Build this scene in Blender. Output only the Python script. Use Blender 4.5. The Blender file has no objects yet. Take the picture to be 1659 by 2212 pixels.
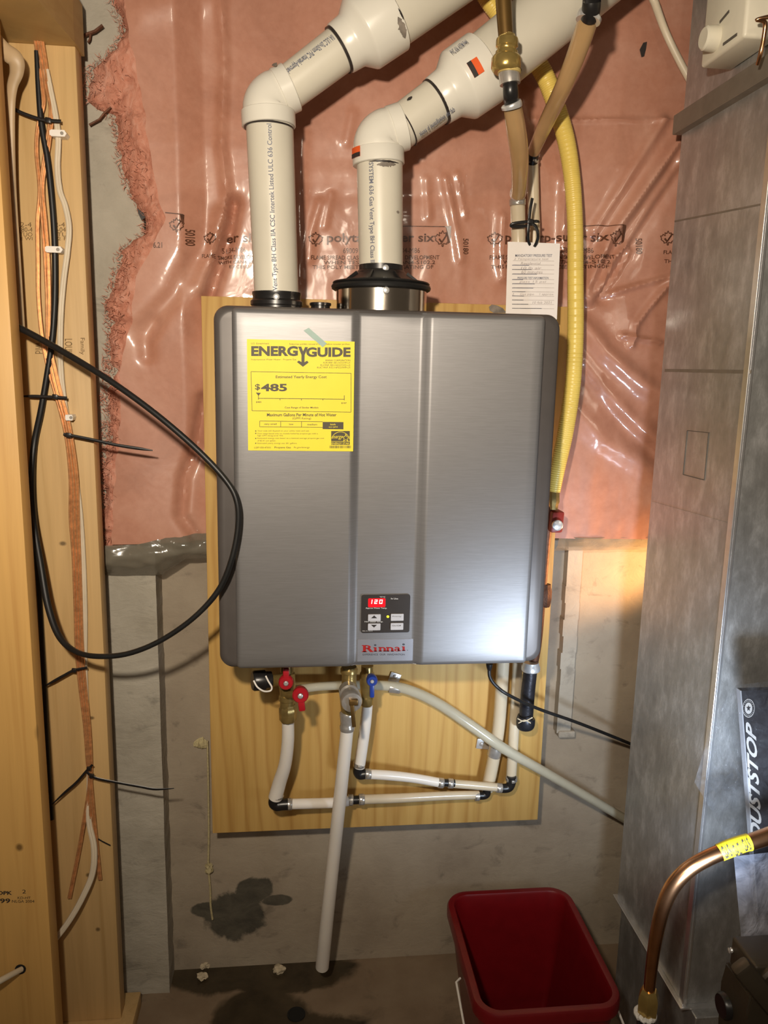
import bpy, bmesh, math, random
from mathutils import Vector, Matrix, noise as mnoise

random.seed(7)
S = bpy.context.scene
COL = S.collection

# ------------------------------------------------------------------ camera
H = 1.57                                   # eye height above the floor
YAW, PITCH, ROLL, FPX = 6.2414, 10.6, 1.2035, 1700.0
W, HH = 1659.0, 2212.0
CAM = Vector((0, 0, H))
_y, _p, _r = (math.radians(v) for v in (YAW, PITCH, ROLL))
DIR = Vector((math.sin(_y)*math.cos(_p), math.cos(_y)*math.cos(_p), -math.sin(_p)))
_rt = Vector((math.cos(_y), -math.sin(_y), 0)); _up = _rt.cross(DIR)
RT = _rt*math.cos(_r) + _up*math.sin(_r)
UP = -_rt*math.sin(_r) + _up*math.cos(_r)
cd = bpy.data.cameras.new('camera'); cam = bpy.data.objects.new('camera', cd); COL.objects.link(cam)
cd.sensor_fit = 'VERTICAL'; cd.sensor_height = 36.0; cd.lens = 36.0*FPX/HH
cd.clip_start = 0.02; cd.clip_end = 50
cam.matrix_world = Matrix(((RT.x, UP.x, -DIR.x, CAM.x), (RT.y, UP.y, -DIR.y, CAM.y), (RT.z, UP.z, -DIR.z, CAM.z), (0, 0, 0, 1)))
S.camera = cam

# ------------------------------------------------------------------ world, lamps, exposure
wd = bpy.data.worlds.new('room_air'); S.world = wd; wd.use_nodes = True
wd.node_tree.nodes['Background'].inputs[0].default_value = (1.0, 0.80, 0.60, 1)
wd.node_tree.nodes['Background'].inputs[1].default_value = 0.07
S.view_settings.view_transform = 'Standard'; S.view_settings.look = 'None'
S.view_settings.exposure = 0.0; S.view_settings.gamma = 1.0
S.view_settings.use_curve_mapping = False

def lamp(name, kind, loc, power, colour, size=0.05, target=None, angle=None, blend=0.5):
    d = bpy.data.lights.new(name, kind); d.energy = power; d.color = colour
    if kind in ('SPOT', 'POINT'): d.shadow_soft_size = size
    if kind == 'SPOT': d.spot_size = math.radians(angle); d.spot_blend = blend
    if kind == 'AREA': d.size = size
    o = bpy.data.objects.new(name, d); COL.objects.link(o); o.location = loc
    if target is not None:
        o.rotation_euler = (Vector(target) - Vector(loc)).to_track_quat('-Z', 'Y').to_euler()
    return o
# warm bulb a little above and left of the viewer, cool torch low on the right, unseen lamp behind the viewer adds flat fill
lamp('warm_work_lamp', 'SPOT', (-0.17, 0.0, H+0.24), 108, (1.0, 0.87, 0.70), 0.03, (0.10, 1.75, H+0.14), 122, 1.0)
lamp('cool_torch', 'SPOT', (0.62, 0.90, H-0.76), 29.0, (0.70, 0.83, 1.0), 0.05, (0.60, 1.7, H-0.62), 100, 1.0)
lamp('rear_fill_lamp', 'POINT', (0.1, -0.9, H+0.55), 13, (1.0, 0.84, 0.66), 0.12)
lamp('added_glow_lamp', 'SPOT', (1.02, 1.69, H-0.55), 20, (1.0, 0.52, 0.20), 0.03, (0.60, 1.85, H-0.40), 80, 1.0)  # unseen lamp added behind the duct for an orange glow on the wall

# ------------------------------------------------------------------ helpers
def P(px, py, Y):
    r = DIR + RT*((px-829.5)/FPX) - UP*((py-1106.0)/FPX)
    return CAM + r*(Y/r.y)
def PX(px, py, X):
    r = DIR + RT*((px-829.5)/FPX) - UP*((py-1106.0)/FPX)
    return CAM + r*(X/r.x)
def PZ(px, py, Z):
    r = DIR + RT*((px-829.5)/FPX) - UP*((py-1106.0)/FPX)
    return CAM + r*((Z-H)/r.z)
def rpx(w, Y): return 0.5*w*Y/FPX           # radius of a thing w pixels wide seen at depth Y
def lin(h):
    h = h.lstrip('#'); v = [int(h[i:i+2], 16)/255 for i in (0, 2, 4)]
    return tuple(c/12.92 if c <= 0.04045 else ((c+0.055)/1.055)**2.4 for c in v)
def lerp_poly(pts, t):
    """piecewise-linear y over sorted (t, y)"""
    if t <= pts[0][0]: return pts[0][1]
    for (a, va), (b, vb) in zip(pts, pts[1:]):
        if t <= b: return va + (vb-va)*(t-a)/(b-a)
    return pts[-1][1]
def nz(x, y, z): return mnoise.noise(Vector((x, y, z)))

def thing(name, label, cat, loc, group=None):
    o = bpy.data.objects.new(name, None); COL.objects.link(o)
    o.empty_display_size = 0.03; o.location = loc
    o['label'] = label; o['category'] = cat
    if group: o['group'] = group
    return o
def obj(name, bm, mat, parent=None, smooth=True, label=None, cat=None, group=None, kind=None, autos=None):
    me = bpy.data.meshes.new(name)
    bmesh.ops.recalc_face_normals(bm, faces=bm.faces[:]) if autos != 'keep' else None
    bm.to_mesh(me); bm.free()
    return mobj(name, me, mat, parent, smooth, label, cat, group, kind)
def mobj(name, me, mat, parent=None, smooth=True, label=None, cat=None, group=None, kind=None):
    me.materials.append(mat)
    if smooth:
        me.polygons.foreach_set('use_smooth', [True]*len(me.polygons))
        try: me.set_sharp_from_angle(angle=math.radians(38))
        except Exception: pass
    vs = me.vertices
    if len(vs):
        xs = [v.co.x for v in vs]; ys = [v.co.y for v in vs]; zs = [v.co.z for v in vs]
        c = Vector(((min(xs)+max(xs))/2, (min(ys)+max(ys))/2, min(zs)))
        me.transform(Matrix.Translation(-c))
    else: c = Vector()
    o = bpy.data.objects.new(name, me); COL.objects.link(o)
    if parent is not None:
        o.parent = parent
        w = Vector(parent.location); q = parent.parent
        while q is not None: w += Vector(q.location); q = q.parent
        o.location = c - w
    else: o.location = c
    if label: o['label'] = label
    if cat: o['category'] = cat
    if group: o['group'] = group
    if kind: o['kind'] = kind
    return o

def box(bm, x0, x1, y0, y1, z0, z1, bev=0.0, seg=2):
    vs = [bm.verts.new((x, y, z)) for x in (x0, x1) for y in (y0, y1) for z in (z0, z1)]
    fs = [bm.faces.new([vs[i] for i in f]) for f in ((0, 1, 3, 2), (4, 6, 7, 5), (0, 4, 5, 1), (2, 3, 7, 6), (0, 2, 6, 4), (1, 5, 7, 3))]
    if bev > 0:
        es = list({e for f in fs for e in f.edges})
        bmesh.ops.bevel(bm, geom=es, offset=bev, segments=seg, affect='EDGES', profile=0.5)
    return vs
def obox(bm, c, ux, uy, uz, hx, hy, hz, bev=0.0):
    """oriented box"""
    b2 = bmesh.new(); box(b2, -hx, hx, -hy, hy, -hz, hz, bev)
    M = Matrix(((ux.x, uy.x, uz.x, c.x), (ux.y, uy.y, uz.y, c.y), (ux.z, uy.z, uz.z, c.z), (0, 0, 0, 1)))
    bmesh.ops.transform(b2, matrix=M, verts=b2.verts[:]); merge(bm, b2)
def merge(bm, b2):
    me = bpy.data.meshes.new('tmp'); b2.to_mesh(me); b2.free(); bm.from_mesh(me); bpy.data.meshes.remove(me)
def frame(a):
    a = a.normalized(); h = Vector((0, 0, 1)) if abs(a.z) < 0.9 else Vector((0, -1, 0))
    u = a.cross(h).normalized(); v = a.cross(u).normalized(); return a, u, v
def lathe(bm, c, axis, prof, seg=24, cap=True, hexa=False):
    a, u, v = frame(axis); rings = []
    for t, r in prof:
        rings.append([bm.verts.new(c + a*t + (u*math.cos(k*2*math.pi/seg) + v*math.sin(k*2*math.pi/seg))*r) for k in range(seg)])
    for A, B in zip(rings, rings[1:]):
        for k in range(seg): bm.faces.new((A[k], A[(k+1) % seg], B[(k+1) % seg], B[k]))
    if cap:
        bm.faces.new(rings[0][::-1]); bm.faces.new(rings[-1])
    return rings
def catmull(pts, n):
    """pts: list of tuples, resampled n per span"""
    out = []; m = len(pts)
    for i in range(m-1):
        p0 = pts[max(i-1, 0)]; p1 = pts[i]; p2 = pts[i+1]; p3 = pts[min(i+2, m-1)]
        for k in range(n):
            t = k/n
            out.append(tuple(0.5*((2*b) + (-a+c)*t + (2*a-5*b+4*c-d)*t*t + (-a+3*b-3*c+d)*t**3) for a, b, c, d in zip(p0, p1, p2, p3)))
    out.append(tuple(pts[-1])); return out
def sweep(bm, pts, seg=12, cap=True, flat=1.0, fdir=None):
    """pts: [(Vector, r)], parallel transported rings; flat squeezes the section along fdir"""
    n = len(pts); T = []
    for i in range(n):
        a = pts[max(i-1, 0)][0]; b = pts[min(i+1, n-1)][0]; d = (b-a)
        T.append(d.normalized() if d.length > 1e-9 else (T[-1] if T else Vector((0, 0, 1))))
    u = T[0].cross(Vector((0, 1, 0)))
    if u.length < 0.1: u = T[0].cross(Vector((1, 0, 0)))
    u.normalize(); rings = []
    for i in range(n):
        u = (u - T[i]*u.dot(T[i])).normalized(); v = T[i].cross(u)
        if fdir is not None:
            v = fdir - T[i]*fdir.dot(T[i]); v.normalize(); u = v.cross(T[i])
        p, r = pts[i]
        rings.append([bm.verts.new(p + u*math.cos(k*2*math.pi/seg)*r + v*math.sin(k*2*math.pi/seg)*r*flat) for k in range(seg)])
    for A, B in zip(rings, rings[1:]):
        for k in range(seg): bm.faces.new((A[k], A[(k+1) % seg], B[(k+1) % seg], B[k]))
    if cap: bm.faces.new(rings[0][::-1]); bm.faces.new(rings[-1])
def pxtube(pts, n=8, seg=12, bm=None, flat=1.0, fdir=None, cap=True):
    """pts: (px, py, Y, width_px)"""
    bm = bm or bmesh.new()
    q = catmull(pts, n) if n > 1 else [tuple(p) for p in pts]
    sweep(bm, [(P(a, b, Y), rpx(w, Y)) for a, b, Y, w in q], seg, cap, flat, fdir)
    return bm
def poly_prism(bm, pts, y0, y1):
    """closed outline of Vectors (facing -Y at depth y0) extruded to y1"""
    A = [bm.verts.new((p[0], y0, p[1])) for p in pts]; B = [bm.verts.new((p[0], y1, p[1])) for p in pts]
    bm.faces.new(A); bm.faces.new(B[::-1]); n = len(A)
    for i in range(n): bm.faces.new((A[i], B[i], B[(i+1) % n], A[(i+1) % n]))
def rrect(x0, x1, z0, z1, r, seg=6):
    out = []
    for cx, cz, a0 in ((x1-r, z1-r, 0), (x0+r, z1-r, 90), (x0+r, z0+r, 180), (x1-r, z0+r, 270)):
        for k in range(seg+1):
            a = math.radians(a0 + 90*k/seg); out.append((cx+r*math.cos(a), cz+r*math.sin(a)))
    return out

_tc = {}
def text_mesh(body, bold=0.0, shear=0.0):
    """flat lettering as (verts 2D, faces), lower-left at its box"""
    key = (body, bold, shear)
    if key in _tc: return _tc[key]
    cu = bpy.data.curves.new('t', 'FONT'); cu.body = body; cu.size = 1; cu.offset = bold; cu.shear = shear
    cu.resolution_u = 3
    o = bpy.data.objects.new('t', cu); me = bpy.data.meshes.new_from_object(o)
    V = [(v.co.x, v.co.y) for v in me.vertices]; Fs = [tuple(p.vertices) for p in me.polygons]
    bpy.data.objects.remove(o); bpy.data.curves.remove(cu); bpy.data.meshes.remove(me)
    x0 = min(v[0] for v in V); x1 = max(v[0] for v in V); y0 = min(v[1] for v in V); y1 = max(v[1] for v in V)
    V = [((x-x0)/(x1-x0), (y-y0)/(y1-y0)) for x, y in V]
    _tc[key] = (V, Fs); return _tc[key]
def add_text(bm, body, fn, bold=0.0, shear=0.0):
    V, Fs = text_mesh(body, bold, shear)
    vs = [bm.verts.new(fn(u, v)) for u, v in V]
    for f in Fs:
        try: bm.faces.new([vs[i] for i in f])
        except ValueError: pass
def text_rect(bm, body, x0, y0, x1, y1, Y, bold=0.0, shear=0.0, Yf=None):
    """lettering filling the pixel box (x0,y0)-(x1,y1) on the plane of depth Y"""
    a = P(x0, y1, Y); b = P(x1, y1, Y); c = P(x0, y0, Y)
    def fn(u, v):
        p = a + (b-a)*u + (c-a)*v
        if Yf: p.y = Yf(p.x, p.z)
        return p
    add_text(bm, body, fn, bold, shear)
def quad_px(bm, pts, Y, Yf=None):
    vs = []
    for x, y in pts:
        p = P(x, y, Y)
        if Yf: p.y = Yf(p.x, p.z)
        vs.append(bm.verts.new(p))
    bm.faces.new(vs)
def rect_px(bm, x0, y0, x1, y1, Y, Yf=None): quad_px(bm, [(x0, y1), (x1, y1), (x1, y0), (x0, y0)], Y, Yf)
def dot_px(bm, cx, cy, rx, ry, Y, n=16): quad_px(bm, [(cx+rx*math.cos(2*math.pi*k/n), cy-ry*math.sin(2*math.pi*k/n)) for k in range(n)], Y)
def line_px(bm, x0, y0, x1, y1, w, Y, Yf=None):
    dx, dy = x1-x0, y1-y0; L = math.hypot(dx, dy); nx, ny = -dy/L*w/2, dx/L*w/2
    k = max(1, int(L/12))
    for i in range(k):
        a, b = i/k, (i+1)/k
        quad_px(bm, [(x0+dx*a+nx, y0+dy*a+ny), (x0+dx*b+nx, y0+dy*b+ny), (x0+dx*b-nx, y0+dy*b-ny), (x0+dx*a-nx, y0+dy*a-ny)], Y, Yf)

# ------------------------------------------------------------------ materials
def nt(name):
    m = bpy.data.materials.new(name); m.use_nodes = True
    n = m.node_tree.nodes; return m, n, m.node_tree.links, n['Principled BSDF']
def coords(n, l, scale=(1, 1, 1), loc=(0, 0, 0)):
    g = n.new('ShaderNodeNewGeometry'); mp = n.new('ShaderNodeMapping'); mp.inputs['Scale'].default_value = scale
    mp.inputs['Location'].default_value = loc
    l.new(g.outputs['Position'], mp.inputs['Vector']); return mp.outputs['Vector']
def ramp(n, l, src, stops):
    r = n.new('ShaderNodeValToRGB'); e = r.color_ramp.elements
    while len(e) > 1: e.remove(e[-1])
    e[0].position = stops[0][0]; e[0].color = (*stops[0][1], 1)
    for p, c in stops[1:]:
        x = e.new(p); x.color = (*c, 1)
    l.new(src, r.inputs['Fac']); return r.outputs['Color']
def noise_tex(n, l, vec, scale, detail=4, rough=0.55, dist=0.0):
    t = n.new('ShaderNodeTexNoise'); t.inputs['Scale'].default_value = scale; t.inputs['Detail'].default_value = detail
    t.inputs['Roughness'].default_value = rough; t.inputs['Distortion'].default_value = dist
    l.new(vec, t.inputs['Vector']); return t.outputs['Fac']
def bump(n, l, src, b, strength, dist=0.01, prev=None):
    k = n.new('ShaderNodeBump'); k.inputs['Strength'].default_value = strength; k.inputs['Distance'].default_value = dist
    l.new(src, k.inputs['Height'])
    if prev is not None: l.new(prev, k.inputs['Normal'])
    l.new(k.outputs['Normal'], b.inputs['Normal']); return k.outputs['Normal']
def mixc(n, l, fac, a, b, mode='MIX'):
    k = n.new('ShaderNodeMix'); k.data_type = 'RGBA'; k.blend_type = mode
    if isinstance(fac, (int, float)): k.inputs['Factor'].default_value = fac
    else: l.new(fac, k.inputs['Factor'])
    for s, v in ((k.inputs[6], a), (k.inputs[7], b)):
        if isinstance(v, tuple): s.default_value = (*v, 1)
        else: l.new(v, s)
    return k.outputs[2]
def plain(name, c, rough=0.5, metal=0.0, var=0.12, scale=30, bmp=0.0, coat=0.0, emit=0.0, spec=None, trans=0.0, sss=0.0):
    m, n, l, b = nt(name)
    v = coords(n, l); f = noise_tex(n, l, v, scale, 3)
    lo = tuple(x*(1-var) for x in c); hi = tuple(min(1, x*(1+var)) for x in c)
    l.new(ramp(n, l, f, [(0.3, lo), (0.7, hi)]), b.inputs['Base Color'])
    b.inputs['Roughness'].default_value = rough; b.inputs['Metallic'].default_value = metal
    if coat: b.inputs['Coat Weight'].default_value = coat; b.inputs['Coat Roughness'].default_value = 0.08
    if emit: b.inputs['Emission Color'].default_value = (*c, 1); b.inputs['Emission Strength'].default_value = emit
    if spec is not None: b.inputs['Specular IOR Level'].default_value = spec
    if trans: b.inputs['Transmission Weight'].default_value = trans
    if sss:
        b.inputs['Subsurface Weight'].default_value = sss; b.inputs['Subsurface Radius'].default_value = (0.004, 0.003, 0.002)
    if bmp: bump(n, l, noise_tex(n, l, v, scale*4, 4), b, bmp, 0.004)
    return m
def wood(name, base, dark, gx=55, gz=2.2, rough=0.55, knots=(), wave=0.35):
    m, n, l, b = nt(name)
    v = coords(n, l, (gx, gx, gz)); f = noise_tex(n, l, v, 1.0, 5, 0.6, 0.8)
    c = ramp(n, l, f, [(0.25, dark), (0.5, base), (0.8, tuple(min(1, x*1.18) for x in base))])
    v2 = coords(n, l, (7, 7, 0.9)); f2 = noise_tex(n, l, v2, 1.0, 3, 0.5, 1.6)
    c2 = ramp(n, l, f2, [(0.35, tuple(x*0.80 for x in base)), (0.6, base)])
    c = mixc(n, l, wave, c, c2)
    for kx, ky, kz, r, sz in knots:
        d = n.new('ShaderNodeVectorMath'); d.operation = 'DISTANCE'
        mp = coords(n, l, (1, 1, 1/sz), (-kx, -ky, -kz/sz)); l.new(mp, d.inputs[0]); d.inputs[1].default_value = (0, 0, 0)
        q = n.new('ShaderNodeMapRange'); q.inputs['From Min'].default_value = r*0.6; q.inputs['From Max'].default_value = r*1.5
        q.inputs['To Min'].default_value = 0.85; q.inputs['To Max'].default_value = 0
        l.new(d.outputs['Value'], q.inputs['Value']); c = mixc(n, l, q.outputs['Result'], c, tuple(x*0.25 for x in dark))
    l.new(c, b.inputs['Base Color']); b.inputs['Roughness'].default_value = rough
    bump(n, l, f, b, 0.12, 0.003); return m
def concrete(name, a, bb, dk, bscale=18, bstr=0.35, streak=(1, 1, 1), rough=0.85, stains=(), scol=(0.05, 0.045, 0.035), axis=2, wetr=None, jag=1.1, js=14):
    m, n, l, b = nt(name)
    v = coords(n, l); f = noise_tex(n, l, v, 5, 6, 0.6)
    c = ramp(n, l, f, [(0.25, dk), (0.45, a), (0.7, bb)])
    vs = coords(n, l, streak); f2 = noise_tex(n, l, vs, bscale, 6, 0.65, 0.4)
    pit = ramp(n, l, f2, [(0.30, (0.45, 0.45, 0.45)), (0.42, (1, 1, 1))])
    c = mixc(n, l, 0.55, c, mixc(n, l, 1.0, c, pit, 'MULTIPLY'))
    b.inputs['Roughness'].default_value = rough
    if stains:
        fj = noise_tex(n, l, v, js, 6, 0.62, 0.6); best = None
        for cx, cs, rx, rs in stains:
            sc = (1/rx, 0, 1/rs) if axis == 2 else (1/rx, 1/rs, 0)
            lo = (-cx/rx, 0, -cs/rs) if axis == 2 else (-cx/rx, -cs/rs, 0)
            ln = n.new('ShaderNodeVectorMath'); ln.operation = 'LENGTH'; l.new(coords(n, l, sc, lo), ln.inputs[0])
            if best is None: best = ln.outputs['Value']
            else:
                mn = n.new('ShaderNodeMath'); mn.operation = 'MINIMUM'; l.new(best, mn.inputs[0]); l.new(ln.outputs['Value'], mn.inputs[1]); best = mn.outputs[0]
        ad = n.new('ShaderNodeMath'); ad.operation = 'MULTIPLY_ADD'; l.new(fj, ad.inputs[0]); ad.inputs[1].default_value = jag; l.new(best, ad.inputs[2])
        q = n.new('ShaderNodeMapRange'); q.inputs['From Min'].default_value = 0.9+jag*0.5; q.inputs['From Max'].default_value = 1.06+jag*0.5
        q.inputs['To Min'].default_value = 0.95; q.inputs['To Max'].default_value = 0; l.new(ad.outputs[0], q.inputs['Value'])
        c = mixc(n, l, q.outputs['Result'], c, ramp(n, l, f2, [(0.3, tuple(x*0.55 for x in scol)), (0.65, tuple(x*1.5 for x in scol))]))
        if wetr is not None:
            q2 = n.new('ShaderNodeMapRange'); q2.inputs['To Min'].default_value = rough; q2.inputs['To Max'].default_value = wetr
            l.new(q.outputs['Result'], q2.inputs['Value']); l.new(q2.outputs['Result'], b.inputs['Roughness'])
    l.new(c, b.inputs['Base Color'])
    bump(n, l, f2, b, bstr, 0.012); return m
def galv(name, base=0.48, rough=0.30):
    m, n, l, b = nt(name)
    v = coords(n, l, (1, 1, 1)); vo = n.new('ShaderNodeTexVoronoi'); vo.inputs['Scale'].default_value = 45
    vd = coords(n, l, (3, 3, 1.4)); f = noise_tex(n, l, vd, 9, 7, 0.72, 0.15)
    l.new(v, vo.inputs['Vector'])
    sp = ramp(n, l, vo.outputs['Distance'], [(0.1, (base*0.92,)*3), (0.7, (base*1.08,)*3)])
    c = mixc(n, l, 0.6, sp, ramp(n, l, f, [(0.3, (base*0.55, base*0.54, base*0.52)), (0.5, (base*0.9, base*0.9, base*0.88)), (0.66, (base*1.5,)*3)]))
    l.new(c, b.inputs['Base Color']); b.inputs['Metallic'].default_value = 0.7
    fr = n.new('ShaderNodeMapRange'); fr.inputs['To Min'].default_value = rough-0.1; fr.inputs['To Max'].default_value = rough+0.22
    l.new(f, fr.inputs['Value']); l.new(fr.outputs['Result'], b.inputs['Roughness'])
    bump(n, l, f, b, 0.16, 0.012); return m
def film(name, tint, gloss_rough, alpha_lo, alpha_hi, bscale=30, bstr=0.4):
    """thin clear or milky plastic sheet"""
    m, n, l, b = nt(name); out = n['Material Output']
    tr = n.new('ShaderNodeBsdfTransparent'); mx = n.new('ShaderNodeMixShader')
    v = coords(n, l); f = noise_tex(n, l, v, bscale, 4, 0.6, 1.0)
    q = n.new('ShaderNodeMapRange'); q.inputs['From Min'].default_value = 0.35; q.inputs['From Max'].default_value = 0.7
    q.inputs['To Min'].default_value = alpha_lo; q.inputs['To Max'].default_value = alpha_hi
    l.new(f, q.inputs['Value']); l.new(q.outputs['Result'], mx.inputs['Fac'])
    b.inputs['Base Color'].default_value = (*tint, 1); b.inputs['Roughness'].default_value = gloss_rough
    b.inputs['Specular IOR Level'].default_value = 0.9
    bump(n, l, f, b, bstr, 0.01)
    l.new(tr.outputs[0], mx.inputs[1]); l.new(b.outputs[0], mx.inputs[2]); l.new(mx.outputs[0], out.inputs['Surface'])
    return m

M = {}
def PW(x, y): q = P(x, y, 1.85); return q.x, q.z
def PF(x, y): q = PZ(x, y, 0.0); return q.x, q.y
def st_list(fn, L_): return [(*fn(x, y), rx, ry) for x, y, rx, ry in L_]
M['conc'] = concrete('foundation_concrete', (0.33, 0.27, 0.20), (0.40, 0.335, 0.25), (0.25, 0.20, 0.145), 14, 0.25, (1, 1, 1.5), 0.85, st_list(PW, [(505, 1978, 0.075, 0.075), (545, 1925, 0.05, 0.04), (600, 1945, 0.045, 0.016), (448, 1965, 0.04, 0.022)]), (0.065, 0.058, 0.042))
M['conc_rib'] = concrete('rib_concrete', (0.36, 0.32, 0.26), (0.44, 0.40, 0.33), (0.27, 0.23, 0.18), 14, 0.25, (1, 1, 1.5))
M['conc_col'] = concrete('formed_concrete', (0.38, 0.345, 0.28), (0.48, 0.44, 0.365), (0.27, 0.24, 0.19), 11, 0.45, (1, 1, 2.0))
M['floor'] = concrete('floor_concrete', (0.235, 0.165, 0.105), (0.295, 0.22, 0.145), (0.165, 0.115, 0.07), 9, 0.2, (1, 1, 1), 0.6, st_list(PF, [(470, 2092, 0.15, 0.09), (620, 2100, 0.18, 0.08), (560, 2200, 0.13, 0.10), (650, 2260, 0.17, 0.10)]), (0.045, 0.033, 0.018), 1, 0.28, 0.8, 9)
M['mortar'] = concrete('dark_mortar', (0.075, 0.07, 0.055), (0.12, 0.11, 0.09), (0.035, 0.03, 0.024), 30, 0.6)
M['wet'] = plain('wet_floor', (0.035, 0.026, 0.016), 0.18, 0, 0.4, 14, 0.1)
M['stud'] = wood('pine_board', (0.60, 0.395, 0.17), (0.46, 0.28, 0.10), 45, 1.6, 0.55, [(-0.47, 1.66, 0.93, 0.006, 1.0), (-0.49, 1.66, 1.19, 0.006, 0.7), (-0.45, 1.66, 0.80, 0.005, 0.7), (-0.475, 1.66, 0.42, 0.0045, 1.0), (-0.46, 1.66, 0.28, 0.0045, 1.0)])
M['stud2'] = wood('fir_stud', (0.72, 0.42, 0.13), (0.56, 0.28, 0.075), 40, 1.2, 0.5, [(-0.50, 1.50, 0.845, 0.012, 1.5), (-0.56, 1.50, 0.60, 0.006, 1.2)])
M['plate'] = wood('plate_lumber', (0.50, 0.33, 0.12), (0.40, 0.24, 0.07), 8, 30, 0.55)
def plyface():
    m, n, l, b = nt('plywood_face')
    v = coords(n, l, (5.0, 1, 0.85), (0.3, 0, 0.2)); w = n.new('ShaderNodeTexWave'); w.wave_type = 'BANDS'; w.bands_direction = 'X'
    w.inputs['Scale'].default_value = 1.5; w.inputs['Distortion'].default_value = 20.0; w.inputs['Detail'].default_value = 3.0; w.inputs['Detail Scale'].default_value = 0.6
    l.new(v, w.inputs['Vector'])
    c = ramp(n, l, w.outputs['Fac'], [(0.0, (0.42, 0.22, 0.055)), (0.14, (0.53, 0.31, 0.09)), (0.5, (0.60, 0.375, 0.115))])
    f = noise_tex(n, l, coords(n, l, (60, 1, 2.0)), 1.0, 5, 0.6)
    c = mixc(n, l, 0.5, c, ramp(n, l, f, [(0.3, (0.46, 0.26, 0.07)), (0.6, (0.62, 0.40, 0.135))]))
    l.new(c, b.inputs['Base Color']); b.inputs['Roughness'].default_value = 0.48; bump(n, l, f, b, 0.08, 0.003); return m
M['ply'] = plyface()
M['plyedge'] = wood('plywood_edge', (0.72, 0.54, 0.28), (0.45, 0.30, 0.12), 30, 220, 0.7)
M['pvc'] = plain('aged_pvc', (0.64, 0.60, 0.50), 0.34, 0, 0.05, 9)
M['pvc_white'] = plain('white_pvc_fitting', (0.72, 0.69, 0.61), 0.28, 0, 0.03, 9)
M['ink_grey'] = plain('grey_ink', (0.16, 0.17, 0.22), 0.6, 0, 0.3, 200)
M['ink'] = plain('black_ink', (0.028, 0.022, 0.02), 0.6, 0, 0.2, 200)
M['ink_poly'] = plain('film_ink', (0.10, 0.040, 0.022), 0.35, 0, 0.4, 120)
M['ink_wood'] = plain('wood_stamp_ink', (0.16, 0.095, 0.03), 0.7, 0, 0.4, 200)
M['primer'] = plain('black_primer', (0.03, 0.024, 0.022), 0.4, 0, 0.3, 60)
M['smear'] = plain('grey_cement_smear', (0.20, 0.17, 0.14), 0.6, 0, 0.4, 60)
M['black'] = plain('black_plastic', (0.014, 0.013, 0.013), 0.32, 0, 0.2, 40)
M['rubber'] = plain('black_rubber', (0.010, 0.010, 0.010), 0.45, 0, 0.2, 40)
M['steel'] = plain('stainless_steel', (0.62, 0.55, 0.46), 0.16, 1.0, 0.06, 20)
M['zinc'] = plain('zinc_plate', (0.74, 0.74, 0.74), 0.30, 0.6, 0.1, 60)
M['clamp'] = plain('clamp_steel', (0.50, 0.47, 0.43), 0.26, 0.6, 0.15, 60)
M['brass'] = plain('dull_brass', (0.34, 0.24, 0.085), 0.28, 0.65, 0.25, 40, 0.1)
M['brass_bright'] = plain('brass_fitting', (0.48, 0.34, 0.11), 0.24, 0.7, 0.15, 40)
M['brass_ring'] = plain('yellow_collar', (0.62, 0.47, 0.17), 0.4, 0.2, 0.1, 40)
M['copper_pipe'] = plain('copper_pipe', (0.62, 0.33, 0.17), 0.24, 1.0, 0.22, 18)
M['copper_old'] = plain('brown_copper', (0.20, 0.115, 0.035), 0.38, 0.7, 0.25, 14)
M['copper_wire'] = plain('copper_strand', (0.70, 0.34, 0.145), 0.28, 0.5, 0.22, 120, 0.0, coat=0.7)
M['white_cable'] = plain('white_cable', (0.66, 0.57, 0.43), 0.42, 0, 0.06, 20)
M['clip'] = plain('white_clip', (0.86, 0.82, 0.76), 0.35, 0, 0.03, 40)
M['beige'] = plain('beige_hose', (0.46, 0.33, 0.19), 0.45, 0, 0.15, 12)
M['yellow'] = plain('yellow_jacket', (0.78, 0.58, 0.13), 0.36, 0, 0.06, 20)
M['pex'] = plain('white_pex', (0.82, 0.77, 0.70), 0.26, 0, 0.03, 12, sss=0.15)
M['pex_old'] = plain('amber_pex', (0.56, 0.36, 0.17), 0.2, 0, 0.16, 9, coat=0.5, trans=0.3)
M['pex_clear'] = plain('milky_pex', (0.60, 0.51, 0.37), 0.26, 0, 0.08, 9, coat=0.2, sss=0.3)
M['vinyl'] = plain('clear_vinyl_tube', (0.62, 0.58, 0.45), 0.16, 0, 0.06, 20, trans=0.35, coat=0.4)
M['red'] = plain('red_lever', (0.40, 0.012, 0.020), 0.34, 0, 0.08, 40)
M['redvalve'] = plain('dark_red_valve', (0.22, 0.015, 0.010), 0.45, 0, 0.2, 40)
M['blue'] = plain('blue_lever', (0.018, 0.045, 0.26), 0.34, 0, 0.08, 40)
M['iron'] = plain('black_iron_pipe', (0.035, 0.035, 0.042), 0.36, 0.6, 0.3, 40, 0.15)
M['dark_brass'] = plain('tarnished_fitting', (0.13, 0.055, 0.03), 0.5, 0.5, 0.3, 60, 0.2)
M['bin'] = plain('red_bin_plastic', (0.165, 0.004, 0.007), 0.33, 0, 0.08, 30)
M['paper'] = plain('white_paper', (0.84, 0.78, 0.74), 0.7, 0, 0.02, 30)
M['ink_light'] = plain('faint_ink', (0.42, 0.37, 0.36), 0.7, 0, 0.2, 300)
M['label_y'] = plain('yellow_label', (0.86, 0.72, 0.045), 0.5, 0, 0.02, 30, spec=0.3)
M['label_k'] = plain('label_print', (0.060, 0.046, 0.020), 0.55, 0, 0.1, 90)
M['tape_g'] = plain('green_tape', (0.24, 0.37, 0.32), 0.45, 0, 0.06, 60)
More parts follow.
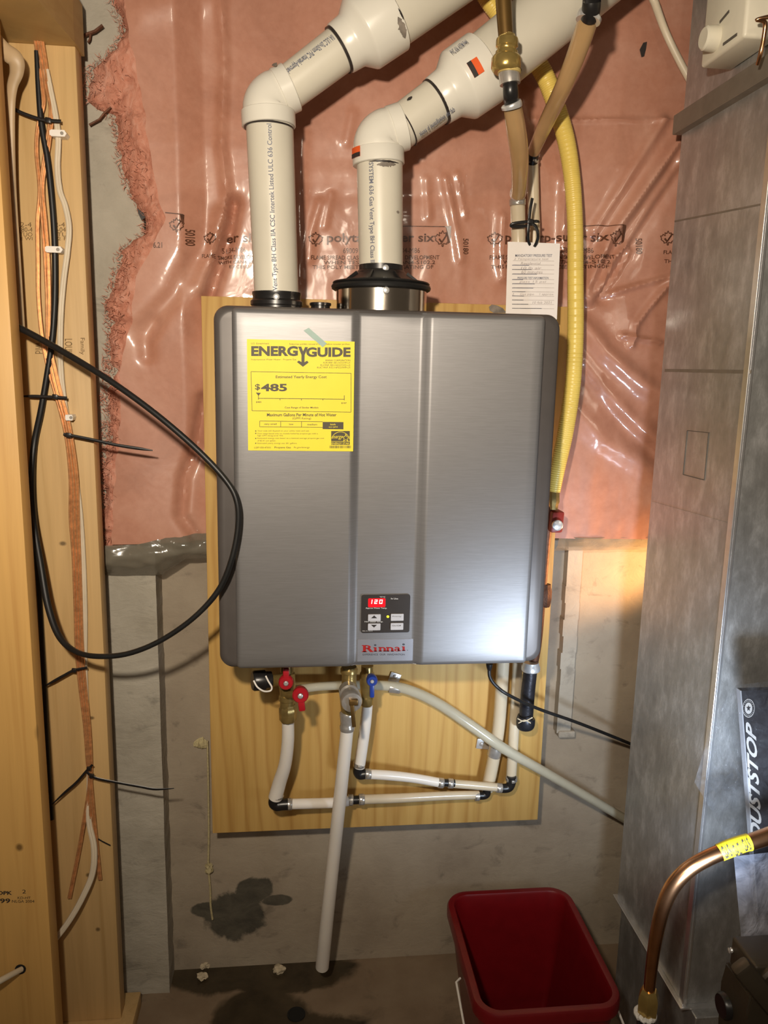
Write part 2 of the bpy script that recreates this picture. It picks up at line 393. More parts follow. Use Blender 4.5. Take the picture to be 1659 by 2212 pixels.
M['case'] = plain('heater_case_paint', (0.105, 0.093, 0.088), 0.38, 0.25, 0.05, 30)
M['panelk'] = plain('control_panel_face', (0.032, 0.026, 0.023), 0.4, 0, 0.05, 60)
M['button'] = plain('silver_button', (0.62, 0.62, 0.66), 0.32, 0.2, 0.04, 60)
M['printw'] = plain('white_print', (0.75, 0.74, 0.72), 0.5, 0, 0.05, 60)
M['led_red'] = plain('red_display', (0.9, 0.004, 0.010), 0.3, 0, 0.05, 60, emit=1.0)
M['led_digit'] = plain('display_digit', (1.0, 0.72, 0.66), 0.3, 0, 0.02, 60, emit=1.6)
M['led_y'] = plain('yellow_led', (0.85, 0.85, 0.03), 0.3, 0, 0.02, 60, emit=1.2)
M['logo_red'] = plain('logo_red', (0.34, 0.012, 0.010), 0.4, 0, 0.05, 60)
M['logo_grey'] = plain('logo_grey', (0.05, 0.055, 0.075), 0.5, 0, 0.05, 60)
M['badge'] = plain('silver_badge', (0.46, 0.47, 0.52), 0.36, 0.7, 0.03, 60)
M['galv'] = galv('galvanised_sheet')
M['galv_hi'] = plain('bare_sheet_edge', (0.85, 0.85, 0.86), 0.3, 0.9, 0.05, 60)
M['cleat'] = plain('grey_cleat', (0.25, 0.22, 0.18), 0.5, 0.5, 0.1, 30)
M['device'] = plain('ivory_plastic', (0.72, 0.67, 0.54), 0.4, 0, 0.03, 30)
M['groove'] = plain('dark_groove', (0.10, 0.085, 0.07), 0.7, 0, 0.1, 60)
M['box_dark'] = plain('filter_carton', (0.020, 0.018, 0.020), 0.4, 0, 0.2, 30)
M['box_side'] = plain('carton_edge', (0.30, 0.31, 0.34), 0.45, 0, 0.08, 30)
M['printg'] = plain('carton_print', (0.42, 0.41, 0.40), 0.5, 0, 0.05, 60)
M['bag'] = film('clear_bag', (0.12, 0.13, 0.15), 0.07, 0.05, 0.20, 55, 0.9)
M['bag_milky'] = film('milky_bag', (0.66, 0.70, 0.86), 0.14, 0.25, 0.70, 14, 0.8)
M['flap'] = film('clear_poly_flap', (0.20, 0.18, 0.14), 0.16, 0.70, 0.86, 12, 0.3)
M['bronze'] = plain('bronze_casting', (0.055, 0.043, 0.028), 0.5, 0.3, 0.12, 20, 0.1)
M['tape_y'] = plain('yellow_gas_tape', (0.82, 0.68, 0.02), 0.4, 0, 0.05, 60)
M['sealant'] = plain('white_sealant', (0.74, 0.72, 0.68), 0.6, 0, 0.1, 90, 0.4)
M['string'] = plain('mason_string', (0.52, 0.44, 0.24), 0.8, 0, 0.2, 200, 0.5)
M['crumb'] = plain('foam_crumb', (0.62, 0.52, 0.36), 0.8, 0, 0.15, 120, 0.5)
M['stick_o'] = plain('orange_sticker', (0.75, 0.11, 0.02), 0.5, 0, 0.05, 60)
M['hole'] = plain('dark_hole', (0.008, 0.008, 0.007), 0.8, 0, 0.1, 60)

def steel_panel():
    m, n, l, b = nt('brushed_steel_panel')
    v = coords(n, l, (30, 1, 1500)); f = noise_tex(n, l, v, 1.0, 3, 0.6)
    l.new(ramp(n, l, f, [(0.25, (0.225, 0.219, 0.221)), (0.75, (0.275, 0.270, 0.274))]), b.inputs['Base Color'])
    b.inputs['Metallic'].default_value = 0.56; b.inputs['Roughness'].default_value = 0.47
    b.inputs['Anisotropic'].default_value = 0.3
    bump(n, l, f, b, 0.06, 0.001); return m
M['panel'] = steel_panel()
def pinkfilm():
    m, n, l, b = nt('poly_over_pink_batt')
    v = coords(n, l); f = noise_tex(n, l, v, 4.5, 6, 0.62, 0.8)
    c = ramp(n, l, f, [(0.28, (0.36, 0.155, 0.095)), (0.5, (0.47, 0.215, 0.140)), (0.75, (0.56, 0.31, 0.225))])
    f2 = noise_tex(n, l, v, 70, 4, 0.6)
    c = mixc(n, l, 0.15, c, ramp(n, l, f2, [(0.3, (0.36, 0.15, 0.10)), (0.7, (0.66, 0.36, 0.27))]))
    l.new(c, b.inputs['Base Color']); b.inputs['Roughness'].default_value = 0.45
    b.inputs['Coat Weight'].default_value = 0.85; b.inputs['Coat Roughness'].default_value = 0.115
    fb = noise_tex(n, l, v, 9, 3, 0.5, 1.2); bump(n, l, fb, b, 0.05, 0.02)
    k = n.new('ShaderNodeBump'); k.inputs['Strength'].default_value = 0.10; k.inputs['Distance'].default_value = 0.02
    l.new(fb, k.inputs['Height']); l.new(k.outputs['Normal'], b.inputs['Coat Normal'])
    return m
M['pinkfilm'] = pinkfilm()
def fibre():
    m, n, l, b = nt('pink_fibreglass')
    v = coords(n, l, (1, 1, 0.6)); f = noise_tex(n, l, v, 40, 6, 0.7, 1.2)
    l.new(ramp(n, l, f, [(0.25, (0.40, 0.15, 0.095)), (0.5, (0.58, 0.26, 0.18)), (0.75, (0.70, 0.40, 0.31))]), b.inputs['Base Color'])
    b.inputs['Roughness'].default_value = 0.95; b.inputs['Specular IOR Level'].default_value = 0.1
    bump(n, l, f, b, 0.5, 0.012); return m
M['fibre'] = fibre()

# ================================================================== STRUCTURE
WY = 1.85            # face of the foundation wall
CY = 1.775           # face of the formed column at the left
bm = bmesh.new(); box(bm, -2.2, 2.6, WY, WY+0.2, -0.05, 2.75)
wall = obj('wall_back', bm, M['conc'], None, False, kind='structure', label='grey poured concrete foundation wall behind the water heater', cat='wall')
bm = bmesh.new()                                      # column with a form-board face
xr = P(345, 1500, CY).x; nx_, nz_ = 14, 120
G = [[bm.verts.new((-0.95 + (xr+0.95)*i/nx_, CY + 0.004*nz(i*0.9, 0, j*0.35) + 0.003*nz(i*3.1, 5, j*1.3), 2.75*j/nz_)) for i in range(nx_+1)] for j in range(nz_+1)]
for j in range(nz_):
    for i in range(nx_): bm.faces.new((G[j][i], G[j][i+1], G[j+1][i+1], G[j+1][i]))
side = [[bm.verts.new((xr+0.004*nz(1, k, j*0.6), CY+(WY-CY)*k, 2.75*j/nz_)) for k in (0.15, 1)] for j in range(nz_+1)]
for j in range(nz_):
    bm.faces.new((G[j][nx_], side[j][0], side[j+1][0], G[j+1][nx_])); bm.faces.new((side[j][0], side[j][1], side[j+1][1], side[j+1][0]))
obj('pilaster', bm, M['conc_col'], wall, True, label='rough formed concrete step of the wall')
bm = bmesh.new()                                      # narrow rib beside the plywood, broken off at its foot
x0 = P(1206, 1400, WY).x; x1 = P(1236, 1400, WY).x; zb = P(1230, 1572, WY).z; zt = P(1230, 1150, WY).z
for k in range(12):
    za = zb+(zt-zb)*k/12; zc = zb+(zt-zb)*(k+1)/12
    wv = 0.003*nz(k*0.9, 1, 2)
    box(bm, x0+wv, x1+wv*0.5, WY-0.028, WY, za, zc)
box(bm, x0+0.004, x1+0.012, WY-0.034, WY, zb-0.012, zb+0.006, 0.004)
bmesh.ops.remove_doubles(bm, verts=bm.verts[:], dist=0.0005)
obj('concrete_rib', bm, M['conc_rib'], wall, False)
bm = bmesh.new(); box(bm, -2.2, 2.6, -2.0, WY+0.2, -0.1, 0.0)
floor = obj('floor', bm, M['floor'], None, False, kind='structure', label='brown stained concrete basement floor', cat='floor')
bm = bmesh.new(); c = PZ(640, 2192, 0.0); lathe(bm, Vector((c.x, c.y, 0.0)), Vector((0, 0, 1)), [(0.0, 0.022), (0.003, 0.022), (0.003, 0.018), (0.002, 0.0175)], 20)
obj('drain_hole', bm, M['hole'], floor, True, label='small round dark hole in the floor')
# ================================================================== LEFT FRAMING
BY = 1.66
xb = P(205, 1000, BY).x; zt = P(150, 99, BY).z
bm = bmesh.new(); box(bm, xb-0.19, xb, BY, BY+0.042, 0.04, zt, 0.002)
board = obj('wall_stud', bm, M['stud'], None, True, label='pale pine stud set flat, carrying the speaker wires and cables', cat='stud')
bm = bmesh.new()                                                     # grade stamps printed on it
for t, x0, y0, x1, y1 in (('2-4', 44, 480, 68, 490), ('180-4', 42, 491, 70, 501), ('TUO', 42, 502, 70, 511), ('E WI', 44, 512, 70, 519),
                          ('2-4', 118, 480, 140, 490), ('R-04', 116, 491, 142, 501), ('ETU', 116, 502, 144, 511), ('E 2 F', 112, 512, 144, 519)):
    text_rect(bm, t, x0, y0, x1, y1, BY-0.0006, 0.0)
    if t in ('E WI', 'E 2 F'): obj('grade_stamp', bm, M['ink_wood'], board, False, autos='keep', label='faint brown lumber stamp'); bm = bmesh.new()
for t, x0, y0, x1, y1 in (('LOUIS', 140, 732, 156, 766), ('Family', 171, 730, 183, 766), ('wild', 76, 740, 92, 764)):
    a = P(x0, y0, BY-0.0006); b = P(x0, y1, BY-0.0006); cc = P(x1, y0, BY-0.0006)
    add_text(bm, t, lambda u, v: a + (b-a)*u + (cc-a)*v); obj('pencil_note', bm, M['ink_wood'], board, False, autos='keep'); bm = bmesh.new()
bm = bmesh.new(); box(bm, -1.2, xb+0.03, BY-0.06, BY+0.08, 0.0, 0.039, 0.002)
obj('bottom_plate', bm, M['stud'], None, True, label='pine bottom plate lying on the floor under the pale stud', cat='lumber')
FY = 1.50
xf = P(55, 1200, FY).x
bm = bmesh.new(); box(bm, xf-0.25, xf, FY, FY+0.046, 0.0, zt-0.001, 0.002)
stud = obj('corner_stud', bm, M['stud2'], None, True, label='orange-toned stud at the left edge with a dark knot and printed grade mark', cat='stud')
bm = bmesh.new()
text_rect(bm, 'EDPK', -12, 1925, 26, 1933, FY-0.0006, 0.03); text_rect(bm, '2', 48, 1922, 56, 1930, FY-0.0006, 0.0)
text_rect(bm, '99', 0, 1941, 22, 1951, FY-0.0006, 0.02); text_rect(bm, 'KD-HT', 38, 1937, 66, 1942, FY-0.0006, 0.0); text_rect(bm, 'NLGA 2004', 26, 1944, 74, 1950, FY-0.0006, 0.0)
obj('grade_stamp', bm, M['ink'], stud, False, label='dark printed grade mark')
pb = P(150, 98, BY)
bm = bmesh.new()
z0 = zt; vs = [(-1.3, BY+0.10), (xb+0.004, BY+0.05), (xb+0.004, BY-0.02), (xb-0.035, 1.1), (-1.3, 1.1)]
A = [bm.verts.new((x, y, z0)) for x, y in vs]; B = [bm.verts.new((x, y, z0+0.09)) for x, y in vs]
bm.faces.new(A[::-1]); bm.faces.new(B)
for i in range(5): bm.faces.new((A[i], A[(i+1) % 5], B[(i+1) % 5], B[i]))
obj('top_plate', bm, M['plate'], None, False, label='wooden top plate overhead with wires coming down through it', cat='lumber')

# ================================================================== INSULATION
SY = 1.766
left_poly = [(-20, 268), (0, 275), (100, 290), (200, 310), (300, 325), (420, 345), (475, 362), (520, 345), (600, 300), (700, 288), (800, 262), (900, 265), (1000, 255), (1100, 250), (1180, 248), (1260, 228)]
left_fib = [(-20, 235), (0, 240), (50, 262), (100, 240), (140, 185), (170, 174), (205, 172), (228, 200), (240, 236), (330, 250), (400, 268), (450, 298), (472, 312), (500, 300), (540, 252), (600, 238), (650, 222), (700, 230), (760, 226), (850, 215), (905, 224), (1000, 212), (1100, 214), (1190, 220)]
creases = [  # polyline px, width m, height m (+ is towards the viewer)
    ([(478, -20), (486, 150), (480, 320), (492, 430), (490, 480)], 0.010, 0.010),
    ([(505, 440), (490, 520), (470, 580), (452, 640)], 0.012, -0.030), ([(482, 470), (462, 545), (440, 620)], 0.018, 0.013),
    ([(420, 560), (380, 640), (310, 715)], 0.020, -0.012), ([(335, 700), (318, 740), (320, 770)], 0.015, -0.010),
    ([(440, 860), (425, 960), (400, 1030), (395, 1110), (425, 1160)], 0.012, -0.018), ([(470, 0), (320, 40)], 0.03, 0.006),
    ([(690, 440), (672, 500), (668, 560)], 0.010, 0.006), ([(715, 420), (700, 490)], 0.008, 0.004), ([(655, 300), (650, 400), (648, 600)], 0.012, 0.004), ([(760, 250), (748, 310)], 0.010, 0.004),
    ([(960, 390), (985, 500), (995, 560)], 0.010, 0.007), ([(985, 380), (1003, 470)], 0.007, 0.005), ([(920, 390), (925, 470)], 0.007, 0.004), ([(1083, 470), (1080, 540), (1086, 600)], 0.010, 0.007),
    ([(1215, 400), (1212, 560)], 0.010, 0.012), ([(1465, 290), (1390, 400), (1310, 520), (1255, 640)], 0.014, 0.022), ([(1470, 330), (1400, 440), (1330, 560), (1270, 650)], 0.012, 0.016),
    ([(1420, 270), (1350, 380), (1280, 500)], 0.012, 0.012), ([(1440, 380), (1370, 500), (1300, 640)], 0.018, -0.014),
    ([(1290, 630), (1320, 560), (1350, 530), (1358, 545), (1335, 590), (1300, 640), (1360, 622), (1420, 605), (1465, 590)], 0.006, 0.009),
    ([(1450, 600), (1400, 660), (1370, 700), (1360, 745)], 0.008, 0.010), ([(1340, 725), (1420, 740)], 0.006, 0.008), ([(1255, 700), (1300, 760), (1380, 830), (1440, 860)], 0.022, 0.018),
    ([(1240, 770), (1300, 850), (1380, 930), (1430, 960)], 0.022, 0.016), ([(1235, 880), (1300, 950), (1400, 1010)], 0.025, 0.012), ([(1250, 800), (1330, 900), (1420, 990)], 0.018, -0.012),
    ([(1150, 262), (1470, 268)], 0.004, 0.004), ([(620, 338), (900, 345), (1230, 340)], 0.022, -0.003), ([(620, 415), (900, 422), (1230, 418)], 0.020, -0.003)]
CR = []
for pts, w, h in creases:
    q = [(P(x, y, SY).x, P(x, y, SY).z) for x, y in pts]
    CR.append((q, w, h, min(a[0] for a in q)-3*w, max(a[0] for a in q)+3*w, min(a[1] for a in q)-3*w, max(a[1] for a in q)+3*w))
def sheet_y(x, z):
    y = SY
    lb = max(0.0, min(1.0, (-0.195-x)/0.05))                      # pillowed batt left of the plywood
    if lb: y -= 0.040*lb*(0.6+0.4*nz(x*4, 1.0, z*2.5))
    rb = max(0.0, min(1.0, (x-0.60)/0.08))
    if rb: y -= 0.012*rb*(1+nz(x*3, 4.0, z*3))
    top = max(0.0, min(1.0, (z-1.80)/0.2)); y -= 0.022*top*(0.7+0.6*nz(x*3, 9, z*3))
    mid = max(0.0, min(1.0, (x+0.16)/0.1))*max(0.0, min(1.0, (1.98-z)/0.08))
    y -= 0.007*nz(x*5, 2.0, z*4) + 0.0020*(0.35+mid)*nz(x*17, 3.0, z*9) + 0.0009*mid*nz(x*48, 6.0, z*22)
    for q, w, h, ax, bx, az, bz in CR:
        if x < ax or x > bx or z < az or z > bz: continue
        d = 9.0
        for (x0, z0), (x1, z1) in zip(q, q[1:]):
            dx, dz = x1-x0, z1-z0; t = max(0, min(1, ((x-x0)*dx+(z-z0)*dz)/(dx*dx+dz*dz)))
            d = min(d, math.hypot(x-x0-dx*t, z-z0-dz*t))
        if d < 3*w: y -= h*math.exp(-(d/w)**2)
    return y
ins = thing('insulation', 'pink fibreglass insulation under shiny printed poly film behind the vent pipes', 'insulation', (0.3, 1.80, 1.0))
ztop = P(700, -40, SY).z+0.28
zbl = [(-0.6, P(230, 1176, SY).z), (-0.16, P(440, 1165, SY).z), (-0.12, P(440, 1120, SY).z), (0.55, P(1200, 1120, SY).z), (0.62, P(1215, 1163, SY).z), (1.4, P(1400, 1163, SY).z)]
lp = sorted((P(x, y, SY).z, P(x, y, SY).x) for y, x in left_poly)
lf = sorted((P(x, y, CY-0.03).z, P(x, y, CY-0.03).x) for y, x in left_fib)
bm = bmesh.new(); NU, NV = 330, 340; XR = 1.45; rows = []
for j in range(NV+1):
    row = []
    for i in range(NU+1):
        u = i/NU; v = j/NV
        xg = -0.36 + (XR+0.36)*u
        z = lerp_poly(zbl, xg); z = z + (ztop-z)*v
        xl = lerp_poly(lp, z) + 0.006*nz(0, 3, z*30); x = xl + (XR-xl)*u
        row.append(bm.verts.new((x, sheet_y(x, z), z)))
    rows.append(row)
for j in range(NV):
    for i in range(NU): bm.faces.new((rows[j][i], rows[j][i+1], rows[j+1][i+1], rows[j+1][i]))
obj('poly_film', bm, M['pinkfilm'], ins, True, autos='keep')
bm = bmesh.new(); NU, NV = 26, 340; rows = []                       # torn fibreglass edge
z_lo = P(230, 1178, CY).z
for j in range(NV+1):
    z = z_lo + (ztop-z_lo)*j/NV
    xo = lerp_poly(lf, z) + 0.010*nz(0.5, 7, z*38) + 0.006*nz(2, 5, z*95); xi = lerp_poly(lp, z) + 0.022
    row = []
    for i in range(NU+1):
        u = i/NU; x = xo + (xi-xo)*u
        yi = sheet_y(xi, z)+0.010
        prof = math.sin(min(1, u*1.15)*math.pi/2)**0.6
        y = (CY+0.006) + (yi-CY-0.006)*prof
        y -= (0.016*nz(x*18, 1, z*14) + 0.007*nz(x*60, 4, z*45) + 0.003*nz(x*150, 8, z*120))*min(1, u*6+0.15)*max(0.0, min(1.0, (0.80-u)/0.2))
        row.append(bm.verts.new((x, y, z)))
    rows.append(row)
for j in range(NV):
    for i in range(NU): bm.faces.new((rows[j][i], rows[j][i+1], rows[j+1][i+1], rows[j+1][i]))
obj('fibreglass_edge', bm, M['fibre'], ins, True, autos='keep', label='torn fluffy pink fibreglass edge')
bm = bmesh.new()                                                     # loose tufts along the tear
for k in range(2600):
    z = random.uniform(z_lo, ztop); xo = lerp_poly(lf, z); xi = lerp_poly(lp, z)
    x = xo + (xi-xo)*random.random()**1.6*0.8 + random.uniform(-0.008, 0.004)
    p = Vector((x, CY-0.012-random.random()*0.03*min(1, (x-xo)/0.03+0.1), z)); d = Vector((random.uniform(-1, 1), random.uniform(-0.6, 0.2), random.uniform(-1, 1))).normalized()
    L = random.uniform(0.006, 0.016); b = d.cross(Vector((random.random(), random.random(), random.random()))).normalized()
    m_ = p+d*L*0.5+b*L*0.3; e = p+d*L; w_ = b.cross(d)*0.0006
    v4 = [bm.verts.new(q) for q in (p-w_, p+w_, m_+w_, m_-w_)]; bm.faces.new(v4)
    v2 = [bm.verts.new(q) for q in (e+w_*0.3, e-w_*0.3)]; bm.faces.new((v4[3], v4[2], v2[0], v2[1]))
obj('fibre_tufts', bm, M['fibre'], ins, False, kind='stuff', autos='keep')
# clear flap of film hanging below the batt, left and right of the plywood
def flap(top, bot, x0, x1, n, m, wob, yoff):
    bm = bmesh.new(); rows = []
    for j in range(m+1):
        row = []
        for i in range(n+1):
            px = x0 + (x1-x0)*i/n; yt = lerp_poly(top, px); yb = lerp_poly(bot, px); py = yt + (yb-yt)*j/m
            p = P(px, py, SY); p.y = sheet_y(p.x, p.z)*(1-j/m) + (yoff)*(j/m) - wob*math.sin(math.pi*j/m)*(0.8+0.5*nz(px*0.02, 1, 0)) - 0.006*nz(px*0.03, py*0.06, 3)
            row.append(bm.verts.new(p))
        rows.append(row)
    for j in range(m):
        for i in range(n): bm.faces.new((rows[j][i], rows[j][i+1], rows[j+1][i+1], rows[j+1][i]))
    return bm
obj('film_flap', flap([(215, 1172), (300, 1170), (360, 1156), (450, 1150)], [(218, 1241), (330, 1242), (350, 1240), (402, 1206), (450, 1205)], 218, 452, 60, 16, 0.026, CY-0.012), M['flap'], ins, True, autos='keep', label='loose clear film flap')
obj('film_flap', flap([(1200, 1160), (1480, 1160)], [(1200, 1198), (1480, 1194)], 1208, 1480, 60, 12, 0.010, WY-0.045), M['flap'], ins, True, autos='keep', label='loose clear film flap')
bm = bmesh.new()
sweep(bm, [(P(x, y, CY-0.03), 0.004) for x, y in ((120, -10), (138, 25), (150, 40), (160, 52))], 6); sweep(bm, [(P(x, y, CY-0.02), 0.0035) for x, y in ((160, 92), (185, 75), (205, 68), (222, 55))], 6)
sweep(bm, [(P(x, y, CY-0.02), 0.0025) for x, y in ((193, 270), (215, 258), (225, 245), (240, 232))], 6); sweep(bm, [(P(x, y, CY-0.02), 0.0022) for x, y in ((196, 70), (194, 85), (190, 92))], 6)
obj('dark_shreds', bm, M['dark_brass'], ins, kind='stuff')
# print on the film
sfy = lambda x, z: sheet_y(x, z) - 0.0022
bm = bmesh.new()
def leaf(cx, cy, s):
    pts = [(0, -1), (.18, -.62), (.45, -.75), (.38, -.3), (.7, -.55), (.78, -.3), (1.05, -.3), (.85, .05), (.95, .2), (.5, .55), (.55, .72), (.08, .62), (.08, 1), (-.08, 1), (-.08, .62), (-.55, .72), (-.5, .55), (-.95, .2), (-.85, .05), (-1.05, -.3), (-.78, -.3), (-.7, -.55), (-.38, -.3), (-.45, -.75), (-.18, -.62)]
    q = [(cx+x*s, cy+y*s) for x, y in pts]
    for a, b in zip(q, q[1:]+q[:1]): line_px(bm, *a, *b, 1.8, SY, sfy)
    line_px(bm, cx-s*.45, cy+s*.05, cx-s*.1, cy+s*.5, 4, SY, sfy); line_px(bm, cx-s*.1, cy+s*.5, cx+s*.6, cy-s*.6, 3, SY, sfy)
def flush_print():
    global bm
    if len(bm.verts): obj('film_print', bm, M['ink_poly'], ins, False, autos='keep')
    bm = bmesh.new()
def rot_text(t, x0, y0, x1, y1):
    a = P(x0, y0, SY); b = P(x0, y1, SY); cc = P(x1, y0, SY)
    def fn(u, v):
        p = a+(cc-a)*v+(b-a)*u; p.y = sfy(p.x, p.z); return p
    add_text(bm, t, fn, 0.015)
flush_print()
for ox, full in ((0, True), (385, True), (752, False)):
    leaf(682+ox, 517, 15); flush_print()
    if full:
        text_rect(bm, 'polytarp-super six', 706+ox*0.995, 504, 937+ox*0.96, 529, SY, 0.018, 0, sfy); flush_print()
        leaf(955+ox*0.965, 516, 17); flush_print(); line_px(bm, 850+ox, 489, 972+ox*0.965, 491, 1.6, SY, sfy); quad_px(bm, [(962+ox*.965, 490), (973+ox*.965, 490), (971+ox*.965, 524), (966+ox*.965, 528)], SY, sfy); flush_print()
        rot_text('50180', 999+ox*0.965, 516, 1011+ox*0.965, 550); flush_print()
        text_rect(bm, '69009  CAN/CGSB-51.34-M86', 741+ox, 536, 906+ox*0.97, 547, SY, 0.0, 0, sfy); flush_print()
        text_rect(bm, 'FLAME SPREAD CLASSIFICATION SMOKE DEVELOPMENT', 672+ox, 552, 948+ox*0.97, 561, SY, 0.01, 0, sfy); flush_print()
        text_rect(bm, 'WHEN TESTED WITH CAN4-S102.2', 699+ox, 563, 939+ox*0.97, 571, SY, 0.01, 0, sfy); flush_print()
        text_rect(bm, 'THIS POLY MEETS OR EXCEEDS RATING OF', 675+ox, 573, 935+ox*0.97, 581, SY, 0.01, 0, sfy); flush_print()
    else:
        text_rect(bm, 'FLAME SPREAD', 1426, 543, 1500, 551, SY, 0.01, 0, sfy); flush_print(); text_rect(bm, 'WHEN', 1453, 553, 1490, 560, SY, 0.01, 0, sfy); flush_print(); text_rect(bm, 'THIS POLY', 1428, 562, 1490, 570, SY, 0.01, 0, sfy); flush_print()
leaf(387, 492, 15); flush_print(); leaf(455, 516, 13); flush_print(); text_rect(bm, 'er six', 488, 504, 560, 523, SY, 0.018, 0, sfy); flush_print()
rot_text('50180', 404, 500, 424, 534); flush_print(); text_rect(bm, '6.21', 337, 528, 356, 540, SY, 0.01, 0, sfy); flush_print(); line_px(bm, 363, 466, 401, 470, 2, SY, sfy); quad_px(bm, [(394, 470), (403, 470), (402, 488), (398, 490)], SY, sfy); flush_print()
text_rect(bm, '51.34-M86', 478, 534, 530, 545, SY, 0.0, 0, sfy); flush_print(); text_rect(bm, 'SMOKE DEVELOP', 470, 551, 545, 559, SY, 0.01, 0, sfy); flush_print(); text_rect(bm, 'WITH CAN4-S1', 470, 562, 545, 569, SY, 0.01, 0, sfy); flush_print(); text_rect(bm, 'EXCEEDS', 495, 573, 545, 579, SY, 0.0, 0, sfy); flush_print()
text_rect(bm, 'FLAME', 437, 550, 466, 558, SY, 0.0, 0, sfy); flush_print()
flush_print()
bm = bmesh.new()
quad_px(bm, [(1374, 134), (1370, 118), (1378, 103), (1386, 101), (1384, 116), (1380, 132)], SY, sfy)
obj('film_tear', bm, M['ink'], ins, False, autos='keep', label='small dark tear in the film'); bm = bmesh.new()
quad_px(bm, [(298, 452), (312, 462), (316, 472), (308, 478), (302, 466)], SY, lambda x, z: CY-0.02)
obj('dark_gap', bm, M['ink'], ins, False, autos='keep')

# ================================================================== PLYWOOD
PY = 1.735
pxl = P(442, 1000, PY).x; pxr = P(1209, 1000, PY).x; pzt = P(900, 653, PY).z; pzb = P(820, 1785, PY).z
bm = bmesh.new(); box(bm, pxl, pxr, PY, PY+0.006, pzb, pzt, 0.001)
ply = thing('plywood_board', 'yellow-brown plywood backing board fixed to the wall behind the heater', 'board', (0.2, PY+0.01, pzb))
obj('face_veneer', bm, M['ply'], ply)
bm = bmesh.new(); box(bm, pxl+0.001, pxr-0.001, PY+0.006, PY+0.019, pzb+0.001, pzt-0.0005, 0.001)
obj('core', bm, M['plyedge'], ply)
for fx in (pxl+0.06, pxr-0.06):
    bm = bmesh.new(); box(bm, fx-0.03, fx+0.03, PY+0.019, WY, pzb+0.08, P(300, 1290, WY).z, 0.001)
    obj('furring', bm, M['stud'], ply)
bm = bmesh.new(); c = P(1073, 665, PY); poly_prism(bm, [(P(x, y, PY).x, P(x, y, PY).z) for x, y in ((1056, 663), (1062, 658), (1074, 660), (1086, 666), (1094, 676), (1080, 676), (1066, 676), (1058, 671))], PY-0.0015, PY+0.001)
obj('knot', bm, M['smear'], ply, False)

# ================================================================== WATER HEATER
HX0, HX1, HZ0, HZ1 = -0.154, 0.488, H-0.587, H+0.099
FYP = 1.455
heater = thing('water_heater', 'grey tankless water heater with brushed front panel and yellow energy label', 'water heater', (0.167, 1.6, HZ0))
bm = bmesh.new(); out = rrect(HX0, HX1, HZ0, HZ1, 0.026, 8)
cx, cz = (HX0+HX1)/2, (HZ0+HZ1)/2; rings = []
for dep, ins_ in ((1.664, 0.0), (1.483, 0.0), (1.4745, 0.002), (1.470, 0.007), (1.4685, 0.012)):
    sx = (HX1-HX0-2*ins_)/(HX1-HX0); sz = (HZ1-HZ0-2*ins_)/(HZ1-HZ0)
    rings.append([bm.verts.new((cx+(x-cx)*sx, dep, cz+(z-cz)*sz)) for x, z in out])
for A, B in zip(rings, rings[1:]):
    for k in range(len(A)): bm.faces.new((A[k], A[(k+1) % len(A)], B[(k+1) % len(A)], B[k]))
bm.faces.new(rings[0]); bm.faces.new(rings[-1][::-1])
obj('case', bm, M['case'], heater, label='dark grey painted outer case')
for z_ in (HZ1-0.05, HZ0+0.07):
    bm = bmesh.new(); box(bm, 0.06, 0.27, 1.662, 1.734, z_-0.03, z_+0.03, 0.002); obj('mounting_bracket', bm, M['zinc'], heater)
QX0, QX1, QZ0, QZ1 = -0.121, 0.4555, HZ0+0.0015, HZ1-0.0035         # brushed front panel with two pressed grooves
g1, g2, g3, g4 = 0.0945, 0.1095, 0.2225, 0.2405
xs = [QX0, QX0+0.0008, QX0+0.002, QX0+0.004, QX0+0.007, QX0+0.011] + [QX0+0.011+(g1-0.003-QX0-0.011)*k/14 for k in range(1, 14)]
xs += [g1-0.003, g1-0.001, g1+0.001, g1+0.003, (g1+g2)/2, g2-0.003, g2-0.001, g2+0.001, g2+0.003] + [g2+0.003+(g3-g2-0.006)*k/8 for k in range(1, 8)]
xs += [g3-0.003, g3-0.001, g3+0.001, g3+0.003, (g3+g4)/2, g4-0.003, g4-0.001, g4+0.001, g4+0.003] + [g4+0.003+(QX1-0.011-g4-0.003)*k/14 for k in range(1, 14)]
xs += [QX1-0.011, QX1-0.007, QX1-0.004, QX1-0.002, QX1-0.0008, QX1]
zs = [QZ0, QZ0+0.0008, QZ0+0.002, QZ0+0.004, QZ0+0.007, QZ0+0.011] + [QZ0+0.011+(QZ1-QZ0-0.022)*k/30 for k in range(1, 30)] + [QZ1-0.011, QZ1-0.007, QZ1-0.004, QZ1-0.002, QZ1-0.0008, QZ1]
GD = 0.011
def step(x):                                       # centre strip sits back between the two facets
    if x <= g1-0.002 or x >= g4+0.002: return 0.0
    if g2+0.002 <= x <= g3-0.002: return GD
    if x < g2+0.002: t = (x-g1+0.002)/(g2-g1+0.004)
    else: t = 1-(x-g3+0.002)/(g4-g3+0.004)
    return GD*(t*t*(3-2*t))
bm = bmesh.new(); rows = []; RR = 0.010
